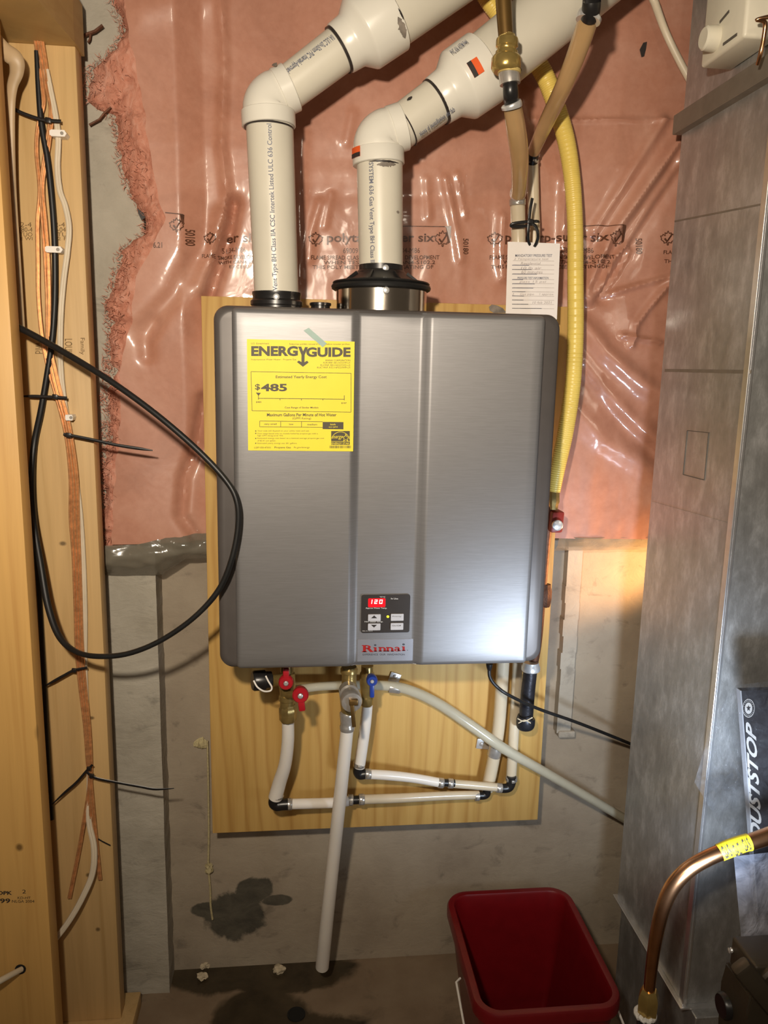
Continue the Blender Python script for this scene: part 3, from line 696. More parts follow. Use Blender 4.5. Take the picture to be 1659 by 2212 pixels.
for z in zs:
    row = []
    for x in xs:
        px_, pz_ = x, z
        cxr = min(max(x, QX0+RR), QX1-RR); czr = min(max(z, QZ0+RR), QZ1-RR); d = math.hypot(x-cxr, z-czr)
        if x != cxr and z != czr and d > 0:
            m_ = max(abs(x-cxr), abs(z-czr)); px_ = cxr+(x-cxr)/d*m_; pz_ = czr+(z-czr)/d*m_; e = RR-m_
        else: e = min(x-QX0, QX1-x, z-QZ0, QZ1-z)
        back = 0.0
        if e < 0.011: t = 1-e/0.011; back = 0.016*(1-math.sqrt(max(0, 1-t*t)))
        row.append(bm.verts.new((px_, FYP+step(x)*(1 if e > 0.002 else 0.5)+back, pz_)))
    rows.append(row)
for j in range(len(zs)-1):
    for i in range(len(xs)-1): bm.faces.new((rows[j][i], rows[j][i+1], rows[j+1][i+1], rows[j+1][i]))
panel = obj('front_panel', bm, M['panel'], heater, autos='keep', label='brushed steel front panel')
# energy label
LY = FYP-0.0012
def lab_rect(bm, x0, y0, x1, y1, Y, th=0.0008):
    a = P(x0, y1, Y); b = P(x1, y0, Y); box(bm, a.x, b.x, Y, Y+th, a.z, b.z)
la, lb_ = P(536, 973, LY), P(766, 738, LY)
bm = bmesh.new(); box(bm, la.x, lb_.x, LY, LY+0.0009, la.z, lb_.z)
energy = obj('energy_label', bm, M['label_y'], panel, False, label='bright yellow energy guide label')
TY = LY-0.0004
bm = bmesh.new()
def L(u, v):    # label crop pixels (4.366x of the photo region at 440,620) -> photo pixels
    return 440+u/4.366, 620+v/4.366
def ltext(t, u0, v0, u1, v1, bold=0.0, shear=0.0):
    x0, y0 = L(u0, v0); x1, y1 = L(u1, v1); text_rect(bm, t, x0, y0, x1, y1, TY, bold, shear)
def lline(u0, v0, u1, v1, w): x0, y0 = L(u0, v0); x1, y1 = L(u1, v1); line_px(bm, x0, y0, x1, y1, w, TY)
def lquad(pts): quad_px(bm, [L(*p) for p in pts], TY)
ltext('ENERG', 448, 556, 888, 652, 0.045); ltext('GUIDE', 966, 568, 1385, 660, 0.045)
lquad([(890, 562), (920, 562), (938, 606), (956, 566), (984, 568), (952, 640), (950, 710), (975, 695), (990, 712), (936, 752), (880, 708), (897, 693), (922, 708), (922, 640)])
ltext('U.S. Government', 448, 524, 616, 540); ltext('Federal law prohibits removal of this label before consumer purchase.', 808, 530, 1380, 550)
ltext('Instantaneous Water Heater - Propane Gas', 448, 676, 872, 694)
for t, v, u0 in (('RINNAI CORPORATION', 683, 1150), ('RUR199iP, REU-N3237FF-US', 707, 1128), ('RU199iP, REU-N3237WD-US', 730, 1102), ('RUC199iP, REU-NP3237FFP-US', 752, 1070)): ltext(t, u0, v, 1382, v+17)
for a in ((446, 798, 1390, 814), (1390, 814, 1390, 1180), (1390, 1180, 456, 1166), (456, 1166, 446, 798)): lline(*a, 1.0)
ltext('Estimated Yearly Energy Cost', 680, 834, 1160, 868, 0.012)
ltext('$', 484, 914, 532, 976, 0.015); ltext('485', 540, 912, 786, 984, 0.035)
lquad([(492, 996), (540, 998), (516, 1026)])
lline(516, 1050, 1326, 1058, 1.2); lline(516, 1020, 516, 1062, 1.2); lline(1326, 1022, 1326, 1070, 1.2)
for u in (720, 922, 1124): lline(u, 1054, u, 1068, 1.2)
ltext('$485', 494, 1078, 544, 1094, 0.01); ltext('$587', 1298, 1088, 1348, 1103, 0.01)
ltext('Cost Range of Similar Models', 764, 1128, 1082, 1150, 0.012)
ltext('Maximum Gallons Per Minute of Hot Water', 596, 1190, 1252, 1220, 0.02); ltext('(GPM Rating)', 838, 1228, 1012, 1254)
for a in ((528, 1264, 1122, 1270), (528, 1318, 1122, 1324), (528, 1264, 528, 1318), (726, 1266, 726, 1320), (923, 1268, 923, 1322)): lline(*a, 1.0)
ltext('very small', 568, 1284, 688, 1304, 0.012); ltext('low', 806, 1286, 846, 1302, 0.012); ltext('medium', 978, 1288, 1070, 1304, 0.012)
for t, v, u0, u1 in (('Your cost will depend on your utility rates and use.', 1350, 506, 996), ('Cost range based only on models fueled by propane gas with a', 1376, 506, 1076), ('high GPM rating (over 4.0).', 1395, 506, 752), ('Estimated energy cost based on a national average propane gas cost', 1420, 508, 1136), ('of $2.41 per gallon.', 1443, 506, 682), ('Estimated yearly energy use: 201 gallons.', 1467, 508, 880)):
    ltext(t, u0, v, u1, v+16)
for v in (1358, 1380, 1428, 1474): lquad([(486, v-5), (496, v-5), (496, v+5), (486, v+5)])
ltext('U297-050-47X01', 476, 1506, 632, 1522); ltext('Propane Gas', 668, 1504, 822, 1526, 0.01); ltext('ftc.gov/energy', 850, 1504, 1000, 1524, 0, 0.2)
for k in range(34):
    u = 1186+k*6.1+random.uniform(-1, 1); w_ = random.uniform(1.5, 4.5); lquad([(u, 1496), (u+w_, 1496), (u+w_, 1521), (u, 1521)])
lquad([(1122, 1272), (1318, 1274), (1318, 1342), (1122, 1340)]); lquad([(1202, 1358), (1378, 1358), (1378, 1488), (1202, 1488)])
obj('label_print', bm, M['label_k'], energy, False, autos='keep', label='dark print of the label')
TY = LY-0.0008; bm = bmesh.new()
ltext('high', 1194, 1288, 1244, 1308, 0.02); ltext('4.0 GPM', 1178, 1314, 1262, 1328)
arc = [(1290+86*math.cos(math.radians(a)), 1452+86*math.sin(math.radians(-a))) for a in range(12, 170, 8)]
for a, b in zip(arc, arc[1:]): lline(*a, *b, 1.0)
st = [(1340+(38 if k % 2 == 0 else 15)*math.sin(k*math.pi/5), 1424-(38 if k % 2 == 0 else 15)*math.cos(k*math.pi/5)) for k in range(10)]
for a, b in zip(st, st[1:]+st[:1]): lline(*a, *b, 1.0)
ltext('energy', 1208, 1404, 1310, 1440, 0.0, 0.35); lline(1204, 1457, 1378, 1457, 0.9); ltext('ENERGY STAR', 1206, 1466, 1372, 1484, 0.01)
obj('label_print_reversed', bm, M['label_y'], energy, False, autos='keep')
bm = bmesh.new(); quad_px(bm, [(656, 714), (667, 708), (706, 742), (697, 750)], LY-0.0010)
obj('tape', bm, M['tape_g'], panel, False, autos='keep', label='strip of pale green tape')
# control panel and badge on the recessed centre strip
KY = FYP+GD
def K(u, v): return 740+u/9.217, 1260+v/9.217
def kbox(u0, v0, u1, v1, y0, y1, r=0.0):
    b = bmesh.new(); x0, ya = K(u0, v0); x1, yb = K(u1, v1); a = P(x0, yb, KY); c_ = P(x1, ya, KY)
    poly_prism(b, rrect(a.x, c_.x, a.z, c_.z, max(r, 0.0006), 4), y0, y1); return b
ctl = obj('control_panel', kbox(362, 215, 1345, 980, KY-0.003, KY+0.001, 0.004), M['panelk'], heater, False, label='dark control panel with red display')
obj('display', kbox(507, 290, 850, 465, KY-0.0036, KY-0.002, 0.002), M['led_red'], ctl, False, label='glowing red display reading 120')
bm = bmesh.new()
def seg7(u0, w, h, v0, on):
    t = 15; sk = 0.12
    S7 = {'a': (u0, v0, u0+w, v0+t), 'g': (u0, v0+h/2-t/2, u0+w, v0+h/2+t/2), 'd': (u0, v0+h-t, u0+w, v0+h), 'f': (u0, v0, u0+t, v0+h/2), 'b': (u0+w-t, v0, u0+w, v0+h/2), 'e': (u0, v0+h/2, u0+t, v0+h), 'c': (u0+w-t, v0+h/2, u0+w, v0+h)}
    for s in on:
        a, b, c_, d = S7[s]; q = [(a, d), (c_, d), (c_, b), (a, b)]
        quad_px(bm, [K(u+(v0+h-v)*sk, v) for u, v in q], KY-0.0040)
seg7(535, 52, 84, 325, 'bc'); seg7(630, 58, 84, 325, 'abged'); seg7(728, 62, 84, 325, 'abcdef')
obj('display_digits', bm, M['led_digit'], ctl, False, autos='keep')
bm = bmesh.new(); PY2 = KY-0.0034
def ktext(t, u0, v0, u1, v1, bold=0.0):
    b_ = bmesh.new(); x0, y0 = K(u0, v0); x1, y1 = K(u1, v1); text_rect(b_, t, x0, y0, x1, y1, PY2, bold); obj('panel_print', b_, M['printw'], ctl, False, autos='keep')
ktext('\u00b0F/\u00b0C', 738, 258, 850, 288); ktext('In Use', 965, 290, 1105, 320, 0.01); ktext('Approx Water Temp.', 458, 480, 885, 515, 0.01); ktext('Hot water temp.', 440, 752, 808, 782, 0.01); ktext('MC-91-1U-2', 395, 942, 596, 958)
bm.free()
for i, (u0, v0, u1, v1) in enumerate(((502, 603, 755, 737), (500, 785, 750, 920), (955, 593, 1210, 730), (950, 775, 1204, 911))):
    bt = obj('button', kbox(u0, v0, u1, v1, KY-0.0055, KY-0.002, 0.0012), M['button'], ctl, False)
    bm = bmesh.new(); cu = (u0+u1)/2; cv = (v0+v1)/2
    if i < 2:
        s = -1 if i == 0 else 1
        quad_px(bm, [K(cu-60, cv-26*s), K(cu+60, cv-26*s), K(cu, cv+30*s)], KY-0.0058)
    else:
        x0, y0 = K(cu-90, cv-14); x1, y1 = K(cu+88, cv+16); text_rect(bm, 'Priority' if i == 2 else 'On/Off', x0, y0, x1, y1, KY-0.0058, 0.0)
    obj('button_mark', bm, M['panelk'], bt, False, autos='keep')
bm = bmesh.new(); dot_px(bm, *K(902, 664), 2.9, 2.6, KY-0.0036)
obj('indicator_light', bm, M['led_y'], ctl, False, autos='keep', label='lit yellow indicator')
badge = obj('badge', kbox(290, 1105, 1405, 1555, KY-0.0008, KY+0.001, 0.001), M['badge'], heater, False, label='silver maker badge with red lettering')
bm = bmesh.new(); RY = KY-0.0012
def kq(pts): quad_px(bm, [K(*p) for p in pts], RY)
def stem(u, v0, v1, w=52, s=14):   # slab-serif upright
    kq([(u, v1), (u+w, v1), (u+w, v0), (u, v0)]); kq([(u-s, v1), (u+w+s, v1), (u+w+s, v1-16), (u-s, v1-16)]); kq([(u-s, v0+16), (u+4, v0+16), (u+4, v0), (u-s, v0)])
stem(408, 1232, 1370, 58, 22)
def ringp(cu, cv, ru, rv, tu, tv, a0, a1):
    n = 14
    for k in range(n):
        a = math.radians(a0+(a1-a0)*k/n); b = math.radians(a0+(a1-a0)*(k+1)/n)
        kq([(cu+ru*math.cos(b), cv-rv*math.sin(b)), (cu+ru*math.cos(a), cv-rv*math.sin(a)), (cu+(ru-tu)*math.cos(a), cv-(rv-tv)*math.sin(a)), (cu+(ru-tu)*math.cos(b), cv-(rv-tv)*math.sin(b))])
ringp(470, 1268, 92, 36, 52, 17, -90, 90); kq([(460, 1249), (476, 1249), (476, 1232), (460, 1232)]); kq([(460, 1304), (476, 1304), (476, 1287), (460, 1287)])
kq([(548, 1370), (620, 1370), (540, 1290), (478, 1300)])
stem(632, 1274, 1360, 44, 16)
for u in (730, 880):
    stem(u, 1270, 1358, 42, 14); ringp(u+70, 1312, 62, 42, 42, 20, 0, 130); kq([(u+88, 1358), (u+132, 1358), (u+132, 1308), (u+88, 1308)]); kq([(u+74, 1358), (u+146, 1358), (u+146, 1342), (u+74, 1342)])
ringp(1084, 1300, 52, 34, 40, 14, 0, 160); kq([(1096, 1352), (1136, 1352), (1136, 1298), (1096, 1298)]); ringp(1084, 1330, 56, 26, 36, 12, 20, 350); kq([(1126, 1352), (1162, 1350), (1160, 1334), (1126, 1338)])
stem(1196, 1258, 1346, 42, 14)
obj('brand_lettering', bm, M['logo_red'], badge, False, autos='keep', label='red serif lettering')
bm = bmesh.new(); RY = KY-0.0012
for u, v, r in ((650, 1232, 24), (1216, 1218, 26), (1294, 1334, 9)): kq([(u+r*math.cos(k*math.pi/6), v-r*0.75*math.sin(k*math.pi/6)) for k in range(12)])
x0, y0 = K(402, 1400); x1, y1 = K(1236, 1436); text_rect(bm, 'EXPERIENCE  OUR  INNOVATION', x0, y0, x1, y1, RY, 0.0)
obj('brand_tagline', bm, M['logo_grey'], badge, False, autos='keep')
# collars on top
CYL = 1.575
def lpx(pts, Y):  # revolve: (py, width px) about vertical line through px
    pass
def vlathe(name, px, prof, Y, mat, parent, seg=36, label=None, bmx=None):
    """upright turned part, prof = [(py, width_px)]"""
    bm = bmx or bmesh.new(); c = P(px, prof[0][0], Y)
    pr = [(P(px, py, Y).z-c.z, rpx(w, Y)) for py, w in prof]
    lathe(bm, c, Vector((0, 0, 1)), pr, seg)
    return obj(name, bm, mat, parent, label=label) if name else bm
zc = P(598, 672, CYL)
col = vlathe('intake_collar', 598, [(682, 104), (662, 104), (660, 108), (652, 108), (650, 104), (648, 99), (640, 99), (637, 101), (632, 101), (632, 94), (636, 94)], CYL, M['black'], heater, label='black rubber intake collar')
bm = bmesh.new(); c = P(597, 641, CYL-rpx(101, CYL)); lathe(bm, c, Vector((0, -1, 0)), [(-0.004, 0.006), (0.003, 0.006), (0.004, 0.004), (0.004, 0.0)], 14); obj('clamp_screw', bm, M['zinc'], col)
vlathe('test_port_cap', 692, [(684, 40), (661, 40), (660, 45), (655, 45), (654, 40)], CYL+0.01, M['black'], heater, label='small black cap')
fl = vlathe('flue_collar', 823, [(686, 190), (630, 190), (628, 194), (624, 194), (622, 188)], CYL, M['steel'], heater, 48, label='shiny stainless flue collar')
bm = bmesh.new(); c = P(834, 627, CYL-rpx(194, CYL)); lathe(bm, c, Vector((0, -1, 0)), [(-0.004, 0.006), (0.003, 0.006), (0.004, 0.004), (0.004, 0.0)], 14); obj('clamp_screw', bm, M['zinc'], fl)
vlathe('flue_gasket', 823, [(630, 196), (627, 206), (622, 209), (618, 206), (617, 198), (614, 204), (611, 200), (609, 180)], CYL, M['rubber'], heater, 48, label='black rubber gasket ring')
cone = vlathe('flue_cone', 823, [(612, 170), (610, 158), (593, 108), (590, 104), (586, 98), (585, 94), (574, 94), (573, 90)], CYL, M['black'], heater, 40, label='black plastic cone adapter')
bm = bmesh.new()
for k in range(8):
    bm = bmesh.new(); a = k*math.pi/4+0.39; d = Vector((math.cos(a), math.sin(a), 0)); c0 = P(823, 610, CYL)+d*0.071; c1 = P(823, 592, CYL)+d*0.05
    m_ = (c0+c1)/2; t = Vector((-d.y, d.x, 0)); up_ = (c1-c0).normalized(); obox(bm, m_+d*0.002, t, up_.cross(t), up_, 0.0015, 0.003, 0.013); obj('cone_rib', bm, M['black'], cone, False)
bm = bmesh.new(); c = P(833, 579, CYL-rpx(94, CYL)); lathe(bm, c, Vector((0, -1, 0)), [(-0.004, 0.006), (0.003, 0.006), (0.004, 0.004), (0.004, 0.0)], 14); obj('clamp_screw', bm, M['zinc'], cone)

# ================================================================== VENT PIPES
def cyl_text(bm, body, p0, p1, r, ang, height, bold=0.0, flip=False):
    """lettering wrapped on a pipe running p0->p1; ang measured from the viewer side"""
    a = (p1-p0).normalized(); tov = (Vector((CAM.x, CAM.y, p0.z))-p0); tov -= a*tov.dot(a); tov.normalize(); sd = a.cross(tov)
    def fn(u, v):
        s = u if not flip else 1-u; th = ang - (v-0.5)*height/r*(1 if not flip else -1)
        return p0 + (p1-p0)*s + (tov*math.cos(th) + sd*math.sin(th))*(r+0.0006)
    add_text(bm, body, fn, bold)
def straight(parent, name, a, b, w0, w1, Y, mat, seg=36):
    bm = bmesh.new(); sweep(bm, [(P(*a, Y), rpx(w0, Y)), (P(a[0]+(b[0]-a[0])*.5, a[1]+(b[1]-a[1])*.5, Y), rpx((w0+w1)/2, Y)), (P(*b, Y), rpx(w1, Y))], seg); return obj(name, bm, mat, parent)
def ring_at(parent, name, c, d, w, t, Y, mat):
    bm = bmesh.new(); sweep(bm, [(P(c[0]-d[0]*t/2, c[1]-d[1]*t/2, Y), rpx(w, Y)), (P(c[0]+d[0]*t/2, c[1]+d[1]*t/2, Y), rpx(w*0.99, Y))], 32); return obj(name, bm, mat, parent)
def elbow(parent, low, corner, up_, wl, wb, wu, Y):
    """bend with a socket at each end; low/up_ are the socket mouths"""
    bm = bmesh.new(); path = []
    d0 = (corner[0]-low[0], corner[1]-low[1]); L0 = math.hypot(*d0); d0 = (d0[0]/L0, d0[1]/L0)
    d1 = (up_[0]-corner[0], up_[1]-corner[1]); L1 = math.hypot(*d1); d1 = (d1[0]/L1, d1[1]/L1)
    def A(t): return (low[0]+d0[0]*t, low[1]+d0[1]*t)
    def B(t): return (up_[0]-d1[0]*t, up_[1]-d1[1]*t)
    path += [(*A(0), wl*0.97), (*A(1.5), wl), (*A(33), wl), (*A(34.2), wl*0.985), (*A(35), wb*0.985), (*A(38), wb*0.985)]
    s0 = A(38); e0 = B(30)
    for k in range(1, 9):
        t = k/9; x = (1-t)**2*s0[0]+2*t*(1-t)*corner[0]+t*t*e0[0]; y = (1-t)**2*s0[1]+2*t*(1-t)*corner[1]+t*t*e0[1]; path.append((x, y, wb+(wu*0.98-wb)*t))
    path += [(*B(30), wu*0.96), (*B(29), wu*0.96), (*B(28), wu), (*B(1.5), wu), (*B(0), wu*0.97)]
    sweep(bm, [(P(x, y, Y), rpx(w, Y)) for x, y, w in path], 40)
    return obj('elbow', bm, M['pvc_white'], parent)
VY = 1.575
v1 = thing('intake_vent_pipe', 'left white plastic vent pipe with elbow, rising from the small black collar', 'pipe', P(598, 660, VY))
pA = straight(v1, 'pipe', (598, 652), (582, 256), 91, 94, VY, M['pvc'])
elbow(v1, (581, 275), (578, 214), (630, 188), 107, 101, 92, VY)
pB = straight(v1, 'pipe', (622, 192), (742, 101), 81, 86, VY, M['pvc'])
def reducer(parent, a, b, w_s, w_b, Y, t1, t2, t3):
    d = (b[0]-a[0], b[1]-a[1]); L_ = math.hypot(*d); d = (d[0]/L_, d[1]/L_)
    prof = [(0, w_s*0.97), (2, w_s), (t1, w_s*1.04), (t1+6, w_s*1.06), (t2-8, w_b*0.93), (t2-3, w_b*0.985), (t2, w_b), (t3-2, w_b*1.015), (t3, w_b*0.98)]
    bm = bmesh.new(); sweep(bm, [(P(a[0]+d[0]*t, a[1]+d[1]*t, Y), rpx(w, Y)) for t, w in prof], 44); return obj('reducer', bm, M['pvc_white'], parent, label='white reducer coupling'), d
red1, d1 = reducer(v1, (735, 106), (845, 30), 97, 140, VY, 26, 58, 132)
straight(v1, 'pipe', (825, 44), (1500, -422), 126, 126, VY, M['pvc'])
ring_at(v1, 'primer_ring', (734, 107), d1, 93, 9, VY, M['primer'])
ring_at(v1, 'primer_ring', (581, 277), (0, -1), 99, 4, VY, M['primer'])
r_ = rpx(92, VY)
bm = bmesh.new(); cyl_text(bm, 's Vent Type BH Class IIA CSC Intertek Listed ULC 636 Control', P(596, 640, VY), P(583, 282, VY), r_*1.012, 0.0, 0.0115, 0.012); obj('pipe_print', bm, M['ink_grey'], v1, False, autos='keep')
bm = bmesh.new(); cyl_text(bm, 'IIA ULC 2in-50mm PVC Intertek-Approved', P(632, 185, VY), P(728, 112, VY), rpx(86.5, VY), -0.40, 0.016, 0.02, True); obj('pipe_print', bm, M['ink_grey'], v1, False, autos='keep')
v2 = thing('exhaust_vent_pipe', 'right white plastic vent pipe with orange sticker, rising from the stainless flue collar', 'pipe', P(823, 575, VY))
straight(v2, 'pipe', (823, 580), (820, 340), 92, 94, VY, M['pvc'])
el2 = elbow(v2, (818, 357), (815, 292), (872, 273), 106, 101, 92, VY)
straight(v2, 'pipe', (862, 278), (952, 213), 84, 90, VY, M['pvc'])
red2, d2 = reducer(v2, (945, 219), (1040, 152), 97, 142, VY, 26, 60, 124)
straight(v2, 'pipe', (1025, 164), (1660, -354), 128, 132, VY, M['pvc'])
ring_at(v2, 'primer_ring', (944, 220), d2, 95, 8, VY, M['primer'])
ring_at(v2, 'primer_ring', (874, 271), d2, 88, 2.5, VY, M['primer'])
bm = bmesh.new(); cyl_text(bm, 'SYSTEM 636 Gas Vent Type BH Class II', P(820, 362, VY), P(823, 572, VY), rpx(94.5, VY), 0.40, 0.0115, 0.012); obj('pipe_print', bm, M['ink_grey'], v2, False, autos='keep')
bm = bmesh.new(); cyl_text(bm, 'tions d installation du fab', P(884, 275, VY), P(958, 221, VY), rpx(90, VY), 0.72, 0.0095, 0.01); obj('pipe_print', bm, M['ink_grey'], v2, False, autos='keep')
bm = bmesh.new(); cyl_text(bm, 'PVC 636 ASTM F441', P(985, 178, VY), P(1018, 154, VY), rpx(147, VY), -0.45, 0.012, 0.01); obj('pipe_print', bm, M['ink_grey'], v2, False, autos='keep')
def wrap_patch(parent, name, p0, p1, r, a0, a1, mat, label=None, n=6):
    bm = bmesh.new(); a = (p1-p0).normalized(); tov = (Vector((CAM.x, CAM.y, p0.z))-p0); tov -= a*tov.dot(a); tov.normalize(); sd = a.cross(tov)
    R = [[bm.verts.new(p + (tov*math.cos(a0+(a1-a0)*k/n) + sd*math.sin(a0+(a1-a0)*k/n))*rr) for k in range(n+1)] for p, rr in ((p0, r), (p1, r))]
    for k in range(n): bm.faces.new((R[0][k], R[0][k+1], R[1][k+1], R[1][k]))
    return obj(name, bm, mat, parent, True, label, autos='keep')
q0, q1 = P(1000, 180, VY), P(1021, 166, VY); rb = rpx(145.5, VY)
wrap_patch(v2, 'sticker', q0, q1, rb, -0.10, 0.32, M['stick_o'], 'orange and black sticker'); wrap_patch(v2, 'sticker_band', q0, q0+(q1-q0)*0.42, rb+0.0005, -0.10, 0.32, M['ink'])
wrap_patch(v2, 'sticker', P(817, 348, VY), P(817, 326, VY), rpx(110, VY), -1.30, -0.72, M['stick_o'], 'small orange sticker'); wrap_patch(v2, 'sticker_band', P(817, 348, VY), P(817, 339, VY), rpx(111, VY), -1.30, -0.72, M['ink'])
def smear(parent, p0, p1, r, a0, a1, mat, seed, n=18):
    bm = bmesh.new(); a = (p1-p0).normalized(); tov = (Vector((CAM.x, CAM.y, p0.z))-p0); tov -= a*tov.dot(a); tov.normalize(); sd = a.cross(tov)
    R = []
    for k in range(n+1):
        t = k/n; th = a0+(a1-a0)*t; e = math.sin(math.pi*t)**0.7; d = tov*math.cos(th)+sd*math.sin(th)
        lo = 0.5-0.5*e*(0.75+0.5*nz(k*0.7, seed, 0)); hi = 0.5+0.5*e*(0.75+0.6*nz(k*0.9, seed, 4))
        R.append((bm.verts.new(p0+(p1-p0)*lo+d*r), bm.verts.new(p0+(p1-p0)*hi+d*r)))
    for A, B in zip(R, R[1:]): bm.faces.new((A[0], B[0], B[1], A[1]))
    obj('smear', bm, mat, parent, True, autos='keep')
smear(v2, P(820, 360, VY), P(821, 374, VY), rpx(95, VY), -0.75, 0.15, M['smear'], 3); smear(v2, P(820, 357, VY), P(820, 363, VY), rpx(95.4, VY), -0.95, 0.5, M['primer'], 5)
smear(v2, P(892, 258, VY), P(906, 247, VY), rpx(90, VY), -0.75, -0.55, M['primer'], 8); smear(v2, P(822, 460, VY), P(822, 468, VY), rpx(94, VY), -0.95, -0.75, M['smear'], 2)
smear(v1, P(826, 44, VY), P(842, 33, VY), rpx(144, VY), 0.45, 1.05, M['smear'], 6); smear(v1, P(838, 35, VY), P(842, 32, VY), rpx(144, VY), 0.3, 0.62, M['primer'], 9)
smear(v1, P(611, 196, VY), P(624, 188, VY), rpx(98, VY), -1.2, -0.75, M['smear'], 12)

# ================================================================== UPPER WATER LINES
def clampring(parent, c, d, w, t, Y, name='pinch_clamp', tab=True):
    L_ = math.hypot(*d); d = (d[0]/L_, d[1]/L_); bm = bmesh.new()
    a = P(c[0]-d[0]*t/2, c[1]-d[1]*t/2, Y); b = P(c[0]+d[0]*t/2, c[1]+d[1]*t/2, Y); r = rpx(w, Y)
    sweep(bm, [(a, r*0.94), (a+(b-a)*0.08, r), (a+(b-a)*0.92, r), (b, r*0.94)], 20)
    if tab:
        ax, u, v = frame(b-a); f = Vector((0, -1, 0)); f = (f-ax*f.dot(ax)).normalized(); s = ax.cross(f)
        obox(bm, (a+b)/2+f*(r+0.0012), ax, s, f, (b-a).length*0.3, r*0.28, 0.002, 0.0008)
    return obj(name, bm, M['clamp'], parent)
h1 = thing('supply_line', 'amber water tube hanging from the brass coupling and brown copper pipe at the top', 'water pipe', P(1120, 520, 1.68))
bm = pxtube([(1070, -320, 1.46, 33), (1086, -30, 1.46, 32), (1090, 40, 1.46, 31), (1093, 84, 1.46, 30)], 3, 20); obj('copper_stub', bm, M['copper_old'], h1, label='brown copper pipe')
vlathe('brass_coupling', 1096, [(76, 31), (80, 33), (84, 43), (88, 45), (101, 45), (103, 41), (106, 38), (110, 38), (112, 45), (119, 47), (121, 53), (127, 60), (148, 60), (154, 54), (157, 48)], 1.46, M['brass_bright'], h1, 32, label='brass push-fit coupling')
vlathe('coupling_collar', 1100, [(152, 50), (152, 48), (159, 47), (160, 40)], 1.46, M['brass_ring'], h1, 28)
vlathe('coupling_collar', 1093, [(83, 31), (80, 31), (75, 30), (74, 29)], 1.46, M['brass_ring'], h1, 28)
bm = pxtube([(1099, 154, 1.46, 42), (1101, 170, 1.46, 43), (1102, 182, 1.46, 42)], 4, 24); obj('crimp_sleeve', bm, M['clamp'], h1)
bm = pxtube([(1102, 178, 1.46, 30), (1103, 200, 1.46, 31), (1104, 215, 1.475, 31), (1105, 226, 1.49, 28)], 5, 20); obj('black_elbow', bm, M['black'], h1)
bm = pxtube([(1104, 222, 1.475, 40), (1105, 226, 1.476, 43), (1106, 233, 1.478, 42)], 4, 28); obj('crimp_ring', bm, M['zinc'], h1)
bm = pxtube([(1106, 228, 1.482, 37), (1115, 280, 1.51, 40), (1122, 340, 1.56, 38), (1122, 390, 1.61, 33), (1120, 420, 1.64, 31)], 8, 20); obj('amber_tube', bm, M['pex_old'], h1)
bm = pxtube([(1120, 412, 1.64, 33), (1119, 417, 1.645, 34), (1118, 421, 1.65, 33)], 3, 24); obj('crimp_ring', bm, M['zinc'], h1)
bm = pxtube([(1119, 416, 1.66, 28), (1118, 434, 1.665, 28)], 2, 20); obj('black_coupling', bm, M['black'], h1)
clampring(h1, (1118, 437), (0, 1), 34, 14, 1.66)
bm = pxtube([(1118, 440, 1.67, 31), (1120, 520, 1.685, 30), (1122, 640, 1.69, 30), (1118, 800, 1.70, 30), (1100, 1200, 1.70, 30), (1086, 1440, 1.70, 30), (1078, 1560, 1.70, 30), (1066, 1640, 1.70, 30), (1052, 1706, 1.70, 30)], 8, 18); obj('milky_tube', bm, M['pex_clear'], h1)
h2 = thing('return_line', 'amber water tube slanting down from the black elbow at top right', 'water pipe', P(1150, 520, 1.70))
bm = pxtube([(1290, -320, 1.42, 36), (1279, -30, 1.42, 36), (1278, 5, 1.42, 37), (1276, 25, 1.43, 38), (1273, 38, 1.44, 36)], 5, 20); obj('black_elbow', bm, M['black'], h2)
bm = pxtube([(1276, 30, 1.44, 46), (1273, 36, 1.44, 52), (1270, 46, 1.44, 50)], 4, 28); obj('crimp_ring', bm, M['zinc'], h2)
bm = pxtube([(1271, 40, 1.45, 42), (1248, 110, 1.49, 40), (1216, 190, 1.55, 36), (1180, 265, 1.63, 32), (1152, 328, 1.70, 26)], 8, 20); obj('amber_tube', bm, M['pex_old'], h2)
bm = pxtube([(1153, 326, 1.70, 24), (1149, 352, 1.715, 24)], 2, 18); obj('black_coupling', bm, M['black'], h2)
clampring(h2, (1152, 335), (-0.1, 1), 28, 7, 1.71); clampring(h2, (1150, 350), (-0.05, 1), 28, 8, 1.715)
bm = pxtube([(1150, 352, 1.718, 25), (1152, 440, 1.72, 25), (1154, 520, 1.72, 25), (1150, 700, 1.72, 25), (1140, 1000, 1.715, 25), (1118, 1440, 1.71, 25), (1108, 1617, 1.69, 25), (1104, 1684, 1.685, 25)], 8, 16); obj('milky_tube', bm, M['pex_clear'], h2)

# yellow corrugated gas line
gy = thing('gas_line', 'yellow corrugated flexible gas line curving down beside the heater', 'gas pipe', P(1195, 1070, 1.68))
path = catmull([(860, -300, 1.69, 36), (960, -150, 1.69, 36), (1020, -60, 1.70, 36), (1062, 10, 1.70, 36), (1120, 80, 1.705, 36), (1172, 155, 1.705, 38), (1200, 225, 1.70, 37), (1222, 300, 1.70, 37), (1235, 380, 1.70, 35), (1242, 480, 1.695, 34), (1243, 600, 1.69, 35), (1243, 720, 1.685, 36), (1237, 830, 1.68, 36), (1222, 930, 1.675, 36), (1205, 1010, 1.67, 34), (1197, 1062, 1.67, 28)], 60)
bm = bmesh.new(); acc = 0; pts = []; last = None
fine = []
for a, b in zip(path, path[1:]):
    L_ = math.hypot(b[0]-a[0], b[1]-a[1]); k = max(1, int(L_/1.1))
    for i in range(k): t = i/k; fine.append((tuple(p+(q-p)*t for p, q in zip(a, b)), acc+L_*t))
    acc += L_
